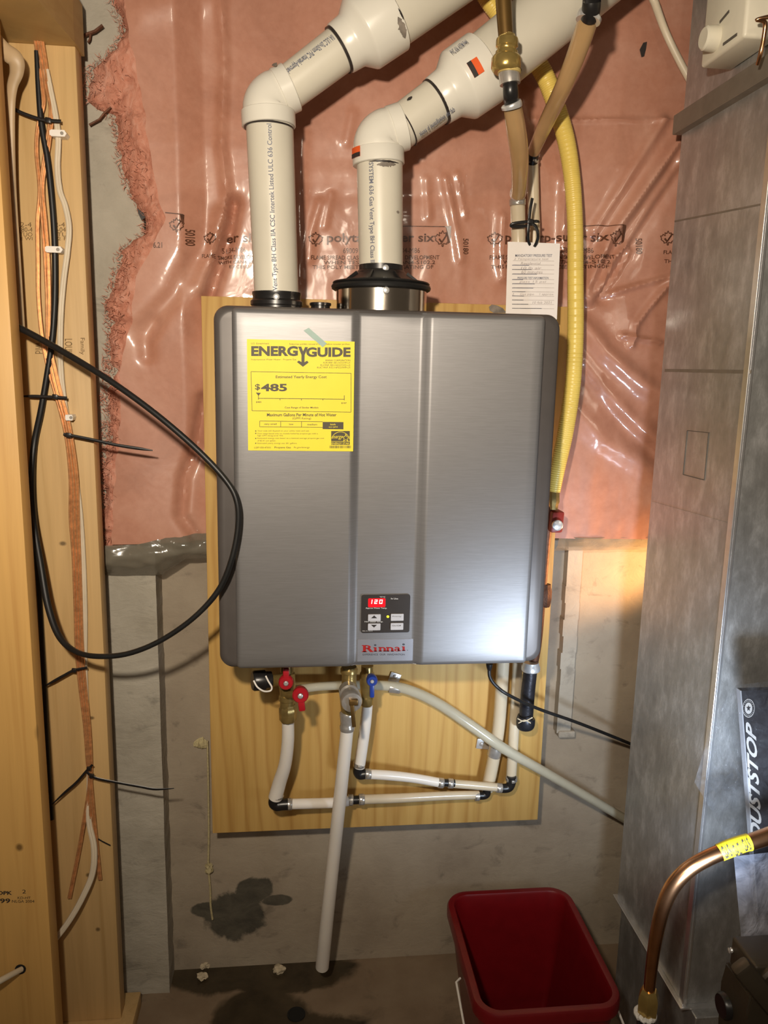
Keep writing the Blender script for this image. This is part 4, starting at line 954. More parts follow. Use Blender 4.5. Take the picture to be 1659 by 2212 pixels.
sweep(bm, [(P(*p[:3]), rpx(p[3], p[2])*(0.985+0.022*math.cos(s*2*math.pi/4.6))) for p, s in fine], 16)
obj('corrugated_jacket', bm, M['yellow'], gy)
bm = pxtube([(1199, 1060, 1.67, 22), (1198, 1066, 1.67, 24), (1198, 1084, 1.67, 24), (1197, 1090, 1.67, 20), (1197, 1100, 1.67, 18)], 1, 8); obj('brass_nut', bm, M['brass'], gy)
gp = thing('gas_pipe', 'black iron gas pipe with red shut-off valve at the right of the heater', 'gas pipe', P(1138, 1575, 1.66))
bm = pxtube([(1190, 1096, 1.69, 22), (1182, 1150, 1.69, 20), (1172, 1260, 1.69, 20), (1162, 1380, 1.68, 20), (1150, 1440, 1.665, 24)], 6, 14); obj('riser', bm, M['dark_brass'], gp)
bm = bmesh.new(); a = P(1199, 1125, 1.68); obox(bm, a, Vector((1, 0, 0)), Vector((0, 1, 0)), Vector((0.05, 0, 1)).normalized(), 0.014, 0.02, 0.024, 0.005); va = obj('valve_body', bm, M['redvalve'], gp, label='dark red shut-off valve')
bm = bmesh.new(); lathe(bm, P(1203, 1134, 1.657), Vector((0, -1, 0)), [(0, 0.012), (0.006, 0.012), (0.008, 0.009), (0.008, 0.0)], 16); obj('valve_screw', bm, M['zinc'], va)
vlathe('union', 1177, [(1310, 22), (1306, 26), (1294, 30), (1276, 30), (1270, 24), (1262, 22)], 1.69, M['dark_brass'], gp, 8)
vlathe('flange', 1146, [(1449, 40), (1447, 44), (1440, 44), (1437, 40), (1430, 36)], 1.66, M['zinc'], gp, 28)
bm = pxtube([(1146, 1446, 1.66, 32), (1140, 1500, 1.66, 33), (1136, 1556, 1.66, 33)], 4, 22); obj('drip_leg', bm, M['iron'], gp, label='black iron drip leg')
bm = pxtube([(1137, 1548, 1.66, 40), (1136, 1553, 1.66, 44), (1135, 1566, 1.66, 44), (1135, 1573, 1.66, 36), (1135, 1576, 1.66, 20)], 2, 22); obj('end_cap', bm, M['iron'], gp, label='dark iron end cap')
bm = pxtube([(1118, 1552, 1.635, 3), (1132, 1558, 1.628, 3), (1150, 1550, 1.635, 3)], 6, 6); pxtube([(1120, 1562, 1.635, 3), (1134, 1556, 1.628, 3), (1146, 1562, 1.635, 3)], 6, 6, bm); obj('sealant_thread', bm, M['crumb'], gp)

# test tag with its zip tie
tg = thing('test_tag', 'white paper pressure test tag hanging above the heater', 'tag', P(1150, 670, 1.655))
TGY = 1.655
bm = bmesh.new(); o4 = [(1097, 522), (1210, 526), (1203, 690), (1092, 690)]
A = [bm.verts.new(P(x, y, TGY)) for x, y in o4]; B = [bm.verts.new(P(x, y, TGY)+Vector((0, 0.0006, 0))) for x, y in o4]
bm.faces.new(A); bm.faces.new(B[::-1])
for i in range(4): bm.faces.new((A[i], B[i], B[(i+1) % 4], A[(i+1) % 4]))
obj('card', bm, M['paper'], tg, False)
bm = bmesh.new(); text_rect(bm, 'MANDATORY PRESSURE TEST', 1113, 549, 1193, 555, TGY-0.0005, 0.012); text_rect(bm, 'PRESSURE TEST INFORMATION', 1118, 598, 1185, 603, TGY-0.0005, 0.012)
for y, x1 in ((573, 1143), (582, 1148), (592, 1160), (604, 1130), (613, 1155), (622, 1152), (630, 1135), (639, 1132), (648, 1131), (657, 1141), (666, 1170)): line_px(bm, 1106, y, x1, y+0.3, 1.3, TGY-0.0005)
obj('tag_print', bm, M['ink_grey'], tg, False, autos='keep')
bm = bmesh.new()
for y in (563, 572, 582, 591, 603, 612, 621, 630, 639, 648, 657, 666): line_px(bm, 1108, y, 1197, y+1, 0.7, TGY-0.0005)
for t, x0, y0, x1, y1 in (('2 Temperature test', 1110, 557, 1185, 563), ('Residential', 1125, 566, 1168, 572), ('10 lb air', 1125, 576, 1170, 582), ('60 minutes', 1126, 584, 1172, 591), ('pass 15 psi', 1122, 606, 1180, 612), ('2     Gas pipe    1 approx', 1106, 633, 1196, 639), ('10 feb 2021', 1150, 651, 1192, 656)): text_rect(bm, t, x0, y0, x1, y1, TGY-0.0006, 0.0, 0.2)
obj('tag_writing', bm, M['ink_light'], tg, False, autos='keep')
def ziptie(name_label, pts, head, Y, w=6.0, group='black zip ties', tip=True, flat=0.35):
    t = thing('zip_tie', name_label, 'zip tie', P(pts[0][0], pts[0][1], pts[0][2] if len(pts[0]) > 2 else Y), group)
    q = [(p[0], p[1], p[2] if len(p) > 2 else Y, w) for p in pts]
    if tip: q[-1] = (*q[-1][:3], w*0.35)
    obj('strap', pxtube(q, 6, 8, None, flat, Vector((0, 1, 0))), M['black'], t)
    bm = bmesh.new(); obox(bm, P(head[0], head[1], head[2] if len(head) > 2 else Y), Vector((1, 0, -0.15)).normalized(), Vector((0, 1, 0)), Vector((0.15, 0, 1)).normalized(), rpx(w*1.7, Y), rpx(w, Y), rpx(w*1.5, Y), 0.001)
    obj('head', bm, M['black'], t); return t
ziptie('black zip tie tying the test tag to the water tubes', [(1142, 488, 1.650), (1106, 489, 1.650), (1112, 482, 1.645), (1160, 478, 1.645), (1164, 484, 1.66)], (1146, 482, 1.642), 1.65, 6, None)
ziptie('black zip tie looped through the hole of the test tag', [(1150, 428, 1.640), (1145, 455, 1.638), (1141, 500, 1.640), (1142, 522, 1.65), (1150, 534, 1.66), (1156, 530, 1.652), (1162, 512, 1.640), (1158, 490, 1.636), (1148, 482, 1.636)], (1145, 478, 1.636), 1.64, 6.5, None, False)

# ================================================================== VALVES UNDER THE HEATER
def handle(parent, hub, d, Y, L_, w, mat, label):
    bm = bmesh.new(); c = P(*hub, Y); lathe(bm, c, Vector((0, -1, 0)), [(-0.012, rpx(w*0.8, Y)), (0, rpx(w, Y)), (0.008, rpx(w, Y)), (0.011, rpx(w*0.85, Y)), (0.011, rpx(w*0.4, Y)), (0.008, rpx(w*0.38, Y))], 24)
    n = math.hypot(*d); d = (d[0]/n, d[1]/n); e = P(hub[0]+d[0]*L_, hub[1]+d[1]*L_, Y); ax = (e-c); Ln = ax.length; ax.normalize(); s = ax.cross(Vector((0, 1, 0))).normalized()
    obox(bm, c+ax*(Ln*0.55)+Vector((0, -0.004, 0)), s, Vector((0, 1, 0)), ax, rpx(w*0.42, Y), 0.006, Ln*0.45, 0.003)
    h = obj('lever', bm, mat, parent, label=label)
    bm = bmesh.new(); lathe(bm, c+Vector((0, -0.008, 0)), Vector((0, -1, 0)), [(0, rpx(w*0.33, Y)), (0.004, rpx(w*0.33, Y)), (0.0055, rpx(w*0.2, Y)), (0.0055, 0.0)], 12); obj('lever_screw', bm, M['zinc'], h)
    return h
hv = thing('hot_water_valve', 'brass hot water valve with two red levers under the heater', 'valve', P(620, 1565, 1.56))
vlathe('valve_body', 620, [(1436, 30), (1452, 30), (1454, 36), (1462, 38), (1478, 38), (1488, 34), (1500, 32), (1502, 37), (1512, 37), (1514, 32), (1528, 33)][::-1], 1.56, M['brass'], hv, 20)
vlathe('union_nut', 622, [(1558, 34), (1555, 39), (1542, 40), (1538, 41), (1530, 41), (1526, 36), (1522, 33)], 1.56, M['brass'], hv, 8, label='brass union nut')
bm = pxtube([(620, 1466, 1.56, 26), (590, 1470, 1.545, 26), (575, 1471, 1.54, 28)], 3, 16); obj('drain_port', bm, M['brass'], hv)
bm = bmesh.new(); a = P(586, 1468, 1.545); b = P(545, 1471, 1.535); ax = (b-a); L_ = ax.length
lathe(bm, a, ax, [(0, rpx(38, 1.54)), (L_*0.3, rpx(40, 1.54)), (L_*0.34, rpx(46, 1.54)), (L_*0.9, rpx(46, 1.54)), (L_, rpx(40, 1.54))], 24); obj('port_cap', bm, M['black'], hv, label='black plastic port cap')
bm = pxtube([(548, 1470, 1.505, 4), (556, 1484, 1.50, 4), (570, 1493, 1.50, 4), (584, 1492, 1.505, 4), (587, 1484, 1.505, 4), (580, 1472, 1.505, 4), (574, 1460, 1.51, 4)], 6, 8); obj('cap_strap', bm, M['clip'], hv, label='white cap strap')
handle(hv, (618, 1472), (0.0, -1), 1.52, 30, 34, M['red'], 'red lever pointing up')
handle(hv, (649, 1499), (0.12, 1), 1.50, 34, 37, M['red'], 'red lever pointing down')
bm = pxtube([(622, 1500, 1.54, 20), (645, 1499, 1.515, 20)], 2, 14); obj('valve_neck', bm, M['brass'], hv)
rv = thing('relief_valve', 'brass pressure relief valve with round silver bonnet in the middle under the heater', 'valve', P(752, 1578, 1.54))
vlathe('valve_body', 753, [(1540, 34), (1530, 36), (1505, 42), (1490, 42), (1480, 36), (1476, 34), (1454, 34), (1452, 40), (1445, 40), (1440, 34)], 1.54, M['brass'], rv, 24)
bm = bmesh.new(); c0 = P(752, 1490, 1.525); c1 = P(760, 1518, 1.465); ax = c1-c0; L_ = ax.length
lathe(bm, c0, ax, [(0, rpx(44, 1.5)), (L_*0.35, rpx(46, 1.5)), (L_*0.4, rpx(38, 1.5)), (L_*0.7, rpx(38, 1.5)), (L_*0.72, rpx(50, 1.48)), (L_*0.92, rpx(50, 1.48)), (L_, rpx(46, 1.48)), (L_*1.02, rpx(30, 1.48))], 28); bn = obj('bonnet', bm, M['clamp'], rv, label='round silver bonnet')
bm = bmesh.new(); a = c1; obox(bm, a+Vector((0.003, -0.006, 0.004)), Vector((1, 0, 0)), Vector((0, 1, 0)), Vector((0, 0, 1)), 0.009, 0.005, 0.006, 0.002); obox(bm, a+Vector((0.002, -0.008, -0.022)), Vector((1, 0, 0.1)).normalized(), Vector((0, 1, 0)), Vector((-0.1, 0, 1)).normalized(), 0.004, 0.002, 0.026, 0.001); obj('test_lever', bm, M['copper_old'], bn, label='small brown test lever')
vlathe('outlet_nut', 750, [(1577, 33), (1574, 35), (1568, 35), (1566, 32), (1560, 32), (1545, 36), (1540, 36), (1536, 30)], 1.54, M['clamp'], rv, 24, label='grey outlet nut')
bm = pxtube([(750, 1574, 1.54, 30), (738, 1690, 1.57, 31), (722, 1840, 1.62, 31), (706, 1990, 1.67, 32), (696, 2088, 1.71, 33)], 6, 24)
obj('discharge_pipe', bm, M['pex'], None, label='long straight white discharge pipe running down to the floor', cat='pipe')
cv = thing('cold_water_valve', 'brass cold water valve with blue lever under the heater', 'valve', P(795, 1522, 1.62))
vlathe('valve_body', 792, [(1524, 24), (1520, 31), (1506, 32), (1503, 26), (1490, 30), (1470, 36), (1455, 34), (1450, 28), (1438, 28)], 1.62, M['brass'], cv, 20)
handle(cv, (803, 1468), (0.0, 1), 1.575, 36, 26, M['blue'], 'blue lever')

# ================================================================== LOWER WATER LINES
def pel(parent, c, Y, pts, w):
    return obj('black_elbow', pxtube([(x, y, Y, w) for x, y in pts], 6, 18), M['black'], parent, label='black plastic elbow')
hl = thing('hot_line', 'white tube from the red-levered valve, turning right along the lower edge of the plywood', 'water pipe', P(598, 1745, 1.64))
obj('white_tube', pxtube([(622, 1552, 1.565, 28), (622, 1600, 1.58, 29), (616, 1650, 1.60, 30), (604, 1690, 1.62, 32), (595, 1722, 1.63, 33)], 8, 22), M['pex'], hl)
clampring(hl, (597, 1718), (-0.25, 1), 35, 5, 1.63, tab=False)
pel(hl, None, 1.635, [(594, 1724), (592, 1734), (598, 1739), (608, 1738), (622, 1737)], 27)
clampring(hl, (624, 1737), (1, 0), 27, 14, 1.64)
obj('white_tube', pxtube([(616, 1737, 1.64, 24), (660, 1736, 1.65, 24), (720, 1734, 1.66, 24), (752, 1730, 1.665, 24)], 6, 20), M['pex'], hl)
clampring(hl, (757, 1728), (1, 0), 26, 11, 1.668); clampring(hl, (781, 1727), (1, 0), 26, 12, 1.668)
obj('black_coupling', pxtube([(750, 1729, 1.67, 20), (790, 1727, 1.67, 20)], 2, 14), M['black'], hl)
obj('milky_tube', pxtube([(776, 1727, 1.67, 22), (860, 1724, 1.675, 22), (960, 1719, 1.685, 21), (1034, 1717, 1.69, 20)], 6, 18), M['pex_clear'], hl)
clampring(hl, (1030, 1719), (1, 0), 24, 10, 1.69)
pel(hl, None, 1.692, [(1030, 1718), (1044, 1718), (1051, 1714), (1052, 1704)], 20)
cl = thing('cold_line', 'white tube from the blue-levered valve, turning right above the hot line', 'water pipe', P(775, 1675, 1.66))
obj('white_tube', pxtube([(794, 1516, 1.63, 25), (790, 1560, 1.64, 26), (783, 1610, 1.65, 27), (776, 1656, 1.655, 27)], 8, 20), M['pex'], cl)
clampring(cl, (776, 1651), (-0.1, 1), 29, 9, 1.655)
pel(cl, None, 1.655, [(775, 1655), (773, 1666), (778, 1673), (788, 1672), (800, 1672)], 24)
clampring(cl, (795, 1672), (1, 0.02), 25, 13, 1.655)
obj('white_tube', pxtube([(790, 1672, 1.655, 22), (840, 1675, 1.66, 23), (895, 1681, 1.665, 22), (946, 1690, 1.67, 22)], 6, 20), M['pex'], cl)
clampring(cl, (952, 1691), (1, 0.1), 24, 12, 1.67); clampring(cl, (973, 1692), (1, 0.05), 23, 11, 1.672)
obj('black_coupling', pxtube([(946, 1690, 1.672, 18), (982, 1692, 1.672, 18)], 2, 14), M['black'], cl)
obj('milky_tube', pxtube([(970, 1692, 1.675, 20), (1020, 1696, 1.675, 20), (1074, 1701, 1.675, 20)], 6, 16), M['pex_clear'], cl)
clampring(cl, (1078, 1702), (1, 0.05), 23, 12, 1.675)
pel(cl, None, 1.678, [(1072, 1701), (1088, 1703), (1100, 1700), (1105, 1688), (1105, 1676)], 22)
clampring(cl, (1105, 1682), (0, 1), 28, 9, 1.682)
obj('drain_tube', pxtube([(640, 1490, 1.68, 20), (690, 1483, 1.69, 20), (760, 1480, 1.70, 21), (840, 1482, 1.70, 23), (890, 1493, 1.695, 24), (950, 1522, 1.685, 25), (1020, 1569, 1.67, 26), (1090, 1618, 1.66, 25), (1180, 1670, 1.675, 23), (1270, 1722, 1.715, 22), (1370, 1780, 1.765, 22), (1480, 1840, 1.80, 22)], 8, 16), M['vinyl'], None, label='translucent vinyl condensate tube sloping down to the right across the plywood', cat='tube')
def strap(label, c, hole, Y, tubeax, w):
    t = thing('pipe_strap', label, 'strap', P(c[0], c[1], Y), 'silver pipe straps')
    clampring(t, c, tubeax, w, 24, Y, 'band', False)
    bm = bmesh.new(); a = P(*c, Y); b = P(*hole, PY-0.004); d = (b-a); d.y = 0; L_ = d.length; d.normalize(); s = d.cross(Vector((0, 1, 0)))
    obox(bm, Vector((a.x, PY-0.003, a.z))+d*(L_*0.75), s, Vector((0, 1, 0)), d, rpx(26, Y), 0.002, L_*0.72, 0.0015); tb = obj('tab', bm, M['zinc'], t)
    bm = bmesh.new(); lathe(bm, Vector((b.x, PY-0.005, b.z)), Vector((0, -1, 0)), [(0, 0.0055), (0.003, 0.005), (0.004, 0.0)], 12); obj('screw', bm, M['clamp'], tb)
strap('silver strap holding the vinyl tube near the blue lever', (852, 1486), (854, 1461), 1.70, (1, 0.12), 26)
strap('silver strap holding the milky tube at the right of the plywood', (1069, 1622), (1040, 1607), 1.70, (-0.25, 1), 33)
pc = thing('power_cord', 'black power cord leaving the bottom of the heater to the right', 'cord', P(1055, 1440, 1.55))
obj('strain_relief', pxtube([(1057, 1434, 1.55, 16), (1057, 1441, 1.55, 14), (1057, 1448, 1.55, 9)], 2, 14), M['black'], pc)
obj('cable', pxtube([(1057, 1440, 1.55, 8), (1058, 1462, 1.55, 8), (1072, 1482, 1.55, 8), (1100, 1502, 1.55, 8), (1160, 1530, 1.60, 8), (1250, 1562, 1.66, 8), (1360, 1606, 1.745, 8), (1450, 1645, 1.79, 8)], 8, 10), M['rubber'], pc)

# ================================================================== CABLES AT THE LEFT
CBY = BY-0.012
bl = catmull([(79, 110, CBY, 9), (84, 200, CBY, 11), (90, 270, CBY, 12), (102, 340, CBY, 12), (111, 420, CBY, 12), (117, 500, CBY, 12), (119, 580, CBY, 12), (118, 660, CBY, 12), (112, 740, CBY, 12), (100, 820, CBY, 12), (88, 890, CBY, 13), (74, 960, CBY, 13), (68, 1040, CBY-0.02, 13), (72, 1120, CBY-0.03, 14), (88, 1220, CBY-0.06, 15), (104, 1310, CBY-0.09, 15), (128, 1375, CBY-0.12, 14), (165, 1408, CBY-0.15, 12), (215, 1418, 1.47, 12), (280, 1411, 1.455, 12), (350, 1382, 1.445, 12), (420, 1333, 1.435, 12), (472, 1275, 1.43, 13), (500, 1210, 1.425, 13), (514, 1140, 1.425, 13), (512, 1085, 1.425, 13), (490, 1040, 1.43, 13), (430, 975, 1.44, 13), (340, 897, 1.46, 13), (240, 824, 1.49, 13), (140, 762, 1.53, 13), (40, 707, 1.565, 13), (-60, 660, 1.60, 13)], 8)
bm = bmesh.new(); sweep(bm, [(P(a, b, Y), rpx(w, Y)) for a, b, Y, w in bl], 14)
obj('looped_cable', bm, M['rubber'], None, label='thick black cable running down the stud and looping in front of the heater', cat='cable')
obj('flat_cable', pxtube([(70, 1000, BY-0.004, 12), (76, 1150, BY-0.004, 12), (86, 1300, BY-0.004, 11), (94, 1450, BY-0.004, 11), (102, 1620, BY-0.004, 11), (112, 1770, BY-0.004, 10)], 6, 10), M['rubber'], None, label='thin black cable running straight down beside the corner stud', cat='cable')
def spk(label, pts, off=4.4, w=5.0):
    t = thing('speaker_wire', label, 'wire', P(pts[-1][0], pts[-1][1], BY), 'copper speaker wires')
    for s in (-0.5, 0.5): obj('conductor', pxtube([(x+s*off, y, (q[0] if q else CBY)+0.002*s, w) for x, y, *q in pts], 5, 8), M['copper_wire'], t)
spk('copper speaker wire, leftmost strand of the bundle on the pale stud', [(74, 66), (83, 130), (91, 190), (94, 225), (82, 275), (79, 330), (86, 410), (81, 480), (82, 560), (83, 640), (90, 720), (103, 790), (117, 840), (135, 905), (146, 960), (153, 1040), (153, 1120), (159, 1200), (163, 1300), (166, 1400), (173, 1480), (184, 1570), (190, 1650), (194, 1690), (184, 1760), (172, 1830), (158, 1900), (150, 1940)])
spk('copper speaker wire, middle strand of the bundle on the pale stud', [(80, 66), (90, 130), (101, 190), (110, 240), (101, 310), (89, 400), (92, 470), (98, 560), (102, 640), (103, 730), (110, 790), (124, 850), (141, 905), (152, 970), (160, 1040), (161, 1120), (165, 1200), (168, 1300), (171, 1400), (178, 1480), (188, 1570), (193, 1650), (196, 1690), (203, 1770), (211, 1850), (216, 1900)])
spk('copper speaker wire, rightmost strand of the bundle on the pale stud', [(87, 66), (97, 130), (106, 190), (113, 240), (104, 320), (92, 400), (98, 480), (104, 560), (106, 640), (106, 730), (117, 790), (131, 850), (146, 905), (158, 970), (166, 1040), (168, 1120), (171, 1200), (174, 1300), (177, 1400), (183, 1480), (192, 1570), (196, 1650), (196, 1700), (198, 1790), (206, 1840)])
wc = thing('white_cable', 'off-white twin cable clipped to the pale stud beside the speaker wires', 'cable', P(130, 2010, BY))
for s in (-2.6, 2.6): obj('conductor', pxtube([(100+s, 150, CBY, 6), (110+s, 200, CBY, 7), (120+s, 250, CBY, 7), (126+s, 300, CBY, 7), (124+s, 360, CBY, 7), (129+s, 410, CBY, 7), (141+s, 445, CBY, 7), (149+s, 490, CBY, 7), (146+s, 540, CBY, 7), (137+s, 610, CBY, 7), (131+s, 690, CBY, 7), (131+s, 790, CBY+0.004, 7), (139+s, 870, CBY+0.004, 7), (150+s, 930, CBY+0.006, 7), (160+s, 1010, CBY+0.006, 7), (172+s, 1100, CBY+0.006, 7), (179+s, 1200, CBY+0.006, 7), (183+s, 1320, CBY+0.006, 7), (183+s, 1440, CBY+0.006, 7), (188+s, 1560, CBY+0.006, 7), (193+s, 1680, CBY+0.004, 7), (192+s, 1770, CBY, 8), (203+s, 1830, CBY-0.01, 9), (200+s, 1885, CBY-0.02, 9), (180+s, 1935, CBY-0.03, 9), (152+s, 1985, CBY-0.04, 9), (118+s, 2030, CBY-0.05, 9), (60+s, 2090, CBY-0.06, 9)], 6, 8), M['white_cable'], wc)
obj('stub_cable', pxtube([(46, 2094, FY-0.006, 13), (25, 2105, FY-0.03, 14), (-10, 2124, FY-0.06, 15), (-60, 2150, FY-0.08, 15)], 6, 12), M['white_cable'], None, label='short white cable poking out of a hole in the left stud', cat='cable')
bm = bmesh.new(); lathe(bm, P(44, 2094, FY-0.001), Vector((0, -1, 0)), [(-0.002, 0.011), (0.0008, 0.011), (0.001, 0.009)], 16); obj('bored_hole', bm, M['hole'], stud, label='dark bored hole')
for nm, x, y, w in (('white cable clip below the highest zip tie', 126, 288, 32), ('white cable clip on the black cable beside the lumber stamp', 117, 539, 34), ('white cable clip lowest on the pale stud', 150, 902, 16)):
    t = thing('cable_clip', nm, 'cable clip', P(x, y, BY), 'white cable clips')
    bm = bmesh.new(); a = P(x, y, BY-0.022); h_ = rpx(12, 1.64); wd_ = rpx(w, 1.64)
    poly_prism(bm, [(a.x-wd_, a.z-h_*0.6), (a.x-wd_*0.8, a.z-h_), (a.x+wd_*0.75, a.z-h_), (a.x+wd_, a.z), (a.x+wd_*0.75, a.z+h_), (a.x-wd_*0.8, a.z+h_), (a.x-wd_, a.z+h_*0.6)], BY-0.024, BY-0.001)
    obj('saddle', bm, M['clip'], t, False)
    bm = bmesh.new(); lathe(bm, Vector((a.x+wd_*0.45, BY-0.024, a.z)), Vector((0, -1, 0)), [(0, 0.0035), (0.0012, 0.003), (0.0012, 0.0)], 10); obj('nail', bm, M['clamp'], t)
ziptie('black zip tie around the cables near the top of the pale stud', [(132, 262), (105, 260), (82, 256), (50, 245), (22, 232), (6, 226)], (104, 260), CBY-0.014, 6.5)
ziptie('short straight black zip tie around the cables, halfway up the pale stud', [(145, 860), (118, 858), (95, 857), (70, 856), (46, 856)], (119, 857), CBY-0.014, 6.5)
ziptie('long black zip tie pointing right across the torn insulation edge', [(137, 938), (160, 942), (200, 950), (250, 961), (300, 969), (330, 973)], (148, 940), CBY-0.016, 6.5)
ziptie('black zip tie pointing down left below the cable loop', [(188, 1442), (160, 1448), (140, 1458), (115, 1472), (90, 1486)], (160, 1448), CBY-0.016, 6)
ziptie('black zip tie slanting down left from the knot of wires', [(200, 1652), (188, 1664), (165, 1690), (140, 1712), (107, 1743)], (192, 1660), CBY-0.016, 5.5)
ziptie('bent black zip tie pointing right from the knot of wires', [(188, 1668), (205, 1680), (250, 1690), (300, 1699), (336, 1705), (376, 1703)], (198, 1676), CBY-0.016, 6)
bm = pxtube([(212, 1812, BY-0.01, 3), (222, 1818, BY-0.01, 3), (238, 1826, BY-0.008, 3)], 3, 6); obj('wire_end', bm, M['rubber'], None, label='tiny black wire end low on the pale stud', cat='wire')
hz = thing('beige_hose', 'beige flattened hose hanging between the two left studs', 'hose', P(40, 700, 1.60))
obj('sheath', pxtube([(-30, 60, 1.58, 26), (5, 105, 1.58, 30), (32, 128, 1.58, 32), (36, 155, 1.585, 26), (26, 190, 1.59, 20), (22, 250, 1.60, 18), (26, 400, 1.61, 16), (38, 600, 1.615, 17), (46, 720, 1.615, 16)], 8, 14, None, 0.55, Vector((0, 1, 0))), M['beige'], hz)

# ================================================================== DUCT AND ITS NEIGHBOURS
DX = 0.768; DY0, DY1 = 1.300, 1.634; DZ0 = H-1.252
duct = thing('sheet_metal_duct', 'tall galvanised sheet metal duct standing at the right', 'duct', (DX+0.2, 1.47, 0.0))
bm = bmesh.new(); zseam = [DZ0, PX(1455, 1150, DX).z, H+0.02, PX(1560, 460, DX).z, 2.7]
box(bm, DX, DX+0.45, DY0, DY1, DZ0, 2.7, 0.0015, 1)
obj('duct_body', bm, M['galv'], duct, False)
bm = bmesh.new(); box(bm, DX-0.004, DX+0.0, DY0-0.004, DY0+0.012, DZ0, 2.7, 0.001); box(bm, DX, DX+0.004, DY0-0.005, DY0, DZ0, 2.7)
obj('corner_seam', bm, M['galv_hi'], duct, False, label='bright folded corner seam')
def seam(a, b, name='seam', t=0.003, mat='cleat'):
    p = PX(*a, DX); q = PX(*b, DX); bm = bmesh.new(); d = (q-p); L_ = d.length; d.normalize()
    obox(bm, (p+q)/2, d, Vector((1, 0, 0)), d.cross(Vector((1, 0, 0))), L_/2, 0.0012, t/2); obj(name, bm, M[mat], duct, False)
seam((1437, 800), (1622, 803), t=0.006); seam((1410, 1085), (1577, 1132), t=0.003, mat='galv'); seam((1458, 478), (1652, 440), t=0.003)
for a, b in (((1485, 930), (1533, 935)), ((1476, 1025), (1522, 1037)), ((1485, 930), (1476, 1025)), ((1531, 936), (1522, 1036))): seam(a, b, 'scribe_mark', 0.0012, 'groove')
bm = bmesh.new(); box(bm, DX-0.010, DX+0.46, DY0-0.010, DY1+0.004, DZ0-0.004, DZ0, 0.0008); obj('bottom_flange', bm, M['galv_hi'], duct, False, label='bright bottom flange')
bm = bmesh.new(); box(bm, DX+0.012, DX+0.45, DY0-0.03, DY1, 0.0, DZ0-0.004, 0.002, 1); obj('plenum_base', bm, M['galv'], duct, False)
p = PX(1470, 252, DX); q = PX(1470, 290, DX)
bm = bmesh.new(); z1 = PX(1478, 248, DX).z; z0 = PX(1478, 288, DX).z
box(bm, DX-0.018, DX+0.001, 0.9, DY1+0.004, z0, z1, 0.001, 1); obj('angle_cleat', bm, M['cleat'], duct, False, label='dark grey angle cleat')
# humidistat
hs = thing('wall_control', 'ivory plastic control box with round knob mounted on the duct', 'control box', Vector((0.74, 1.33, H+0.52)))
X1 = 0.708; a = PX(1606, 80, X1); b = PX(1513, 164, X1); yb_ = 1.455; yf_ = a.y; zb_ = a.z
bm = bmesh.new(); box(bm, X1, DX-0.001, yf_, yb_, zb_, zb_+0.13, 0.006, 3); hb = obj('housing', bm, M['device'], hs)
bm = bmesh.new(); kc = PX(1546, 84, X1); lathe(bm, kc, Vector((-1, 0, 0)), [(-0.002, 0.020), (0.002, 0.021), (0.020, 0.019), (0.023, 0.016), (0.023, 0.0)], 28); obj('knob', bm, M['device'], hs, label='round ivory knob')
bm = bmesh.new()
for (s, e) in (((1562, 96), (1592, 74)), ((1555, 48), (1575, 24))):
    bm = bmesh.new(); p = PX(*s, X1-0.0005); q = PX(*e, X1-0.0005); d = (q-p); L_ = d.length; d.normalize(); obox(bm, (p+q)/2, d, Vector((1, 0, 0)), d.cross(Vector((1, 0, 0))), L_/2, 0.0006, 0.0022); obj('vent_slot', bm, M['groove'], hs, False)
bm = pxtube([(1690, 30, 1.27, 6), (1662, 36, 1.27, 9), (1634, 43, 1.275, 7), (1652, 48, 1.28, 9), (1650, 80, 1.285, 9), (1643, 115, 1.29, 9), (1636, 140, 1.30, 7)], 6, 10); obj('copper_wire_hook', bm, M['copper_pipe'], None, label='bare copper wire end hooked over the ivory control box', cat='wire')
obj('white_conduit', pxtube([(1330, -320, 1.70, 16), (1400, -40, 1.70, 16), (1416, 10, 1.70, 16), (1438, 70, 1.69, 15), (1468, 132, 1.69, 15), (1500, 190, 1.69, 15)], 6, 14), M['white_cable'], None, label='white cable slanting behind the top of the duct', cat='cable')
# filter carton in its plastic bag
FB = 1.20
fx0 = P(1601, 1495, FB).x; fz1 = P(1601, 1492, FB).z; fz0 = fz1-0.44
fc = thing('filter_carton', 'black boxed furnace filter standing on edge inside a clear plastic bag', 'filter', Vector((fx0+0.15, FB, fz0)))
sh = (P(1628, 1850, FB).x-fx0)/(P(1601, 1495, FB).z-P(1628, 1850, FB).z)
def lean(p): return Vector((p.x+(fz1-p.z)*sh, p.y, p.z))
bm = bmesh.new(); vs = box(bm, fx0, fx0+0.30, FB, FB+0.012, fz0, fz1)
for v in bm.verts: v.co = lean(v.co)
obj('carton', bm, M['box_dark'], fc, False)
bm = bmesh.new(); box(bm, fx0-0.002, fx0-0.0001, FB-0.0004, FB+0.012, fz0, fz1)
for v in bm.verts: v.co = lean(v.co)
obj('carton_edge', bm, M['box_side'], fc, False)
bm = bmesh.new(); a = P(1657, 1826, FB-0.0008); b = P(1642, 1566, FB-0.0008); c_ = P(1627, 1826, FB-0.0008)
a0 = P(1648, 1822, FB-0.001); b0 = P(1632, 1568, FB-0.001); w0 = P(1620, 1810, FB-0.001)
def fn(u, v):
    base = a0+(b0-a0)*u; wv = (w0-a0)*(0.95-0.2*u)
    return base + wv*v*1.0
add_text(bm, 'DUSTSTOP', fn, 0.03, 0.25); obj('carton_lettering', bm, M['printg'], fc, False, autos='keep', label='pale slanted lettering')
bm = bmesh.new()
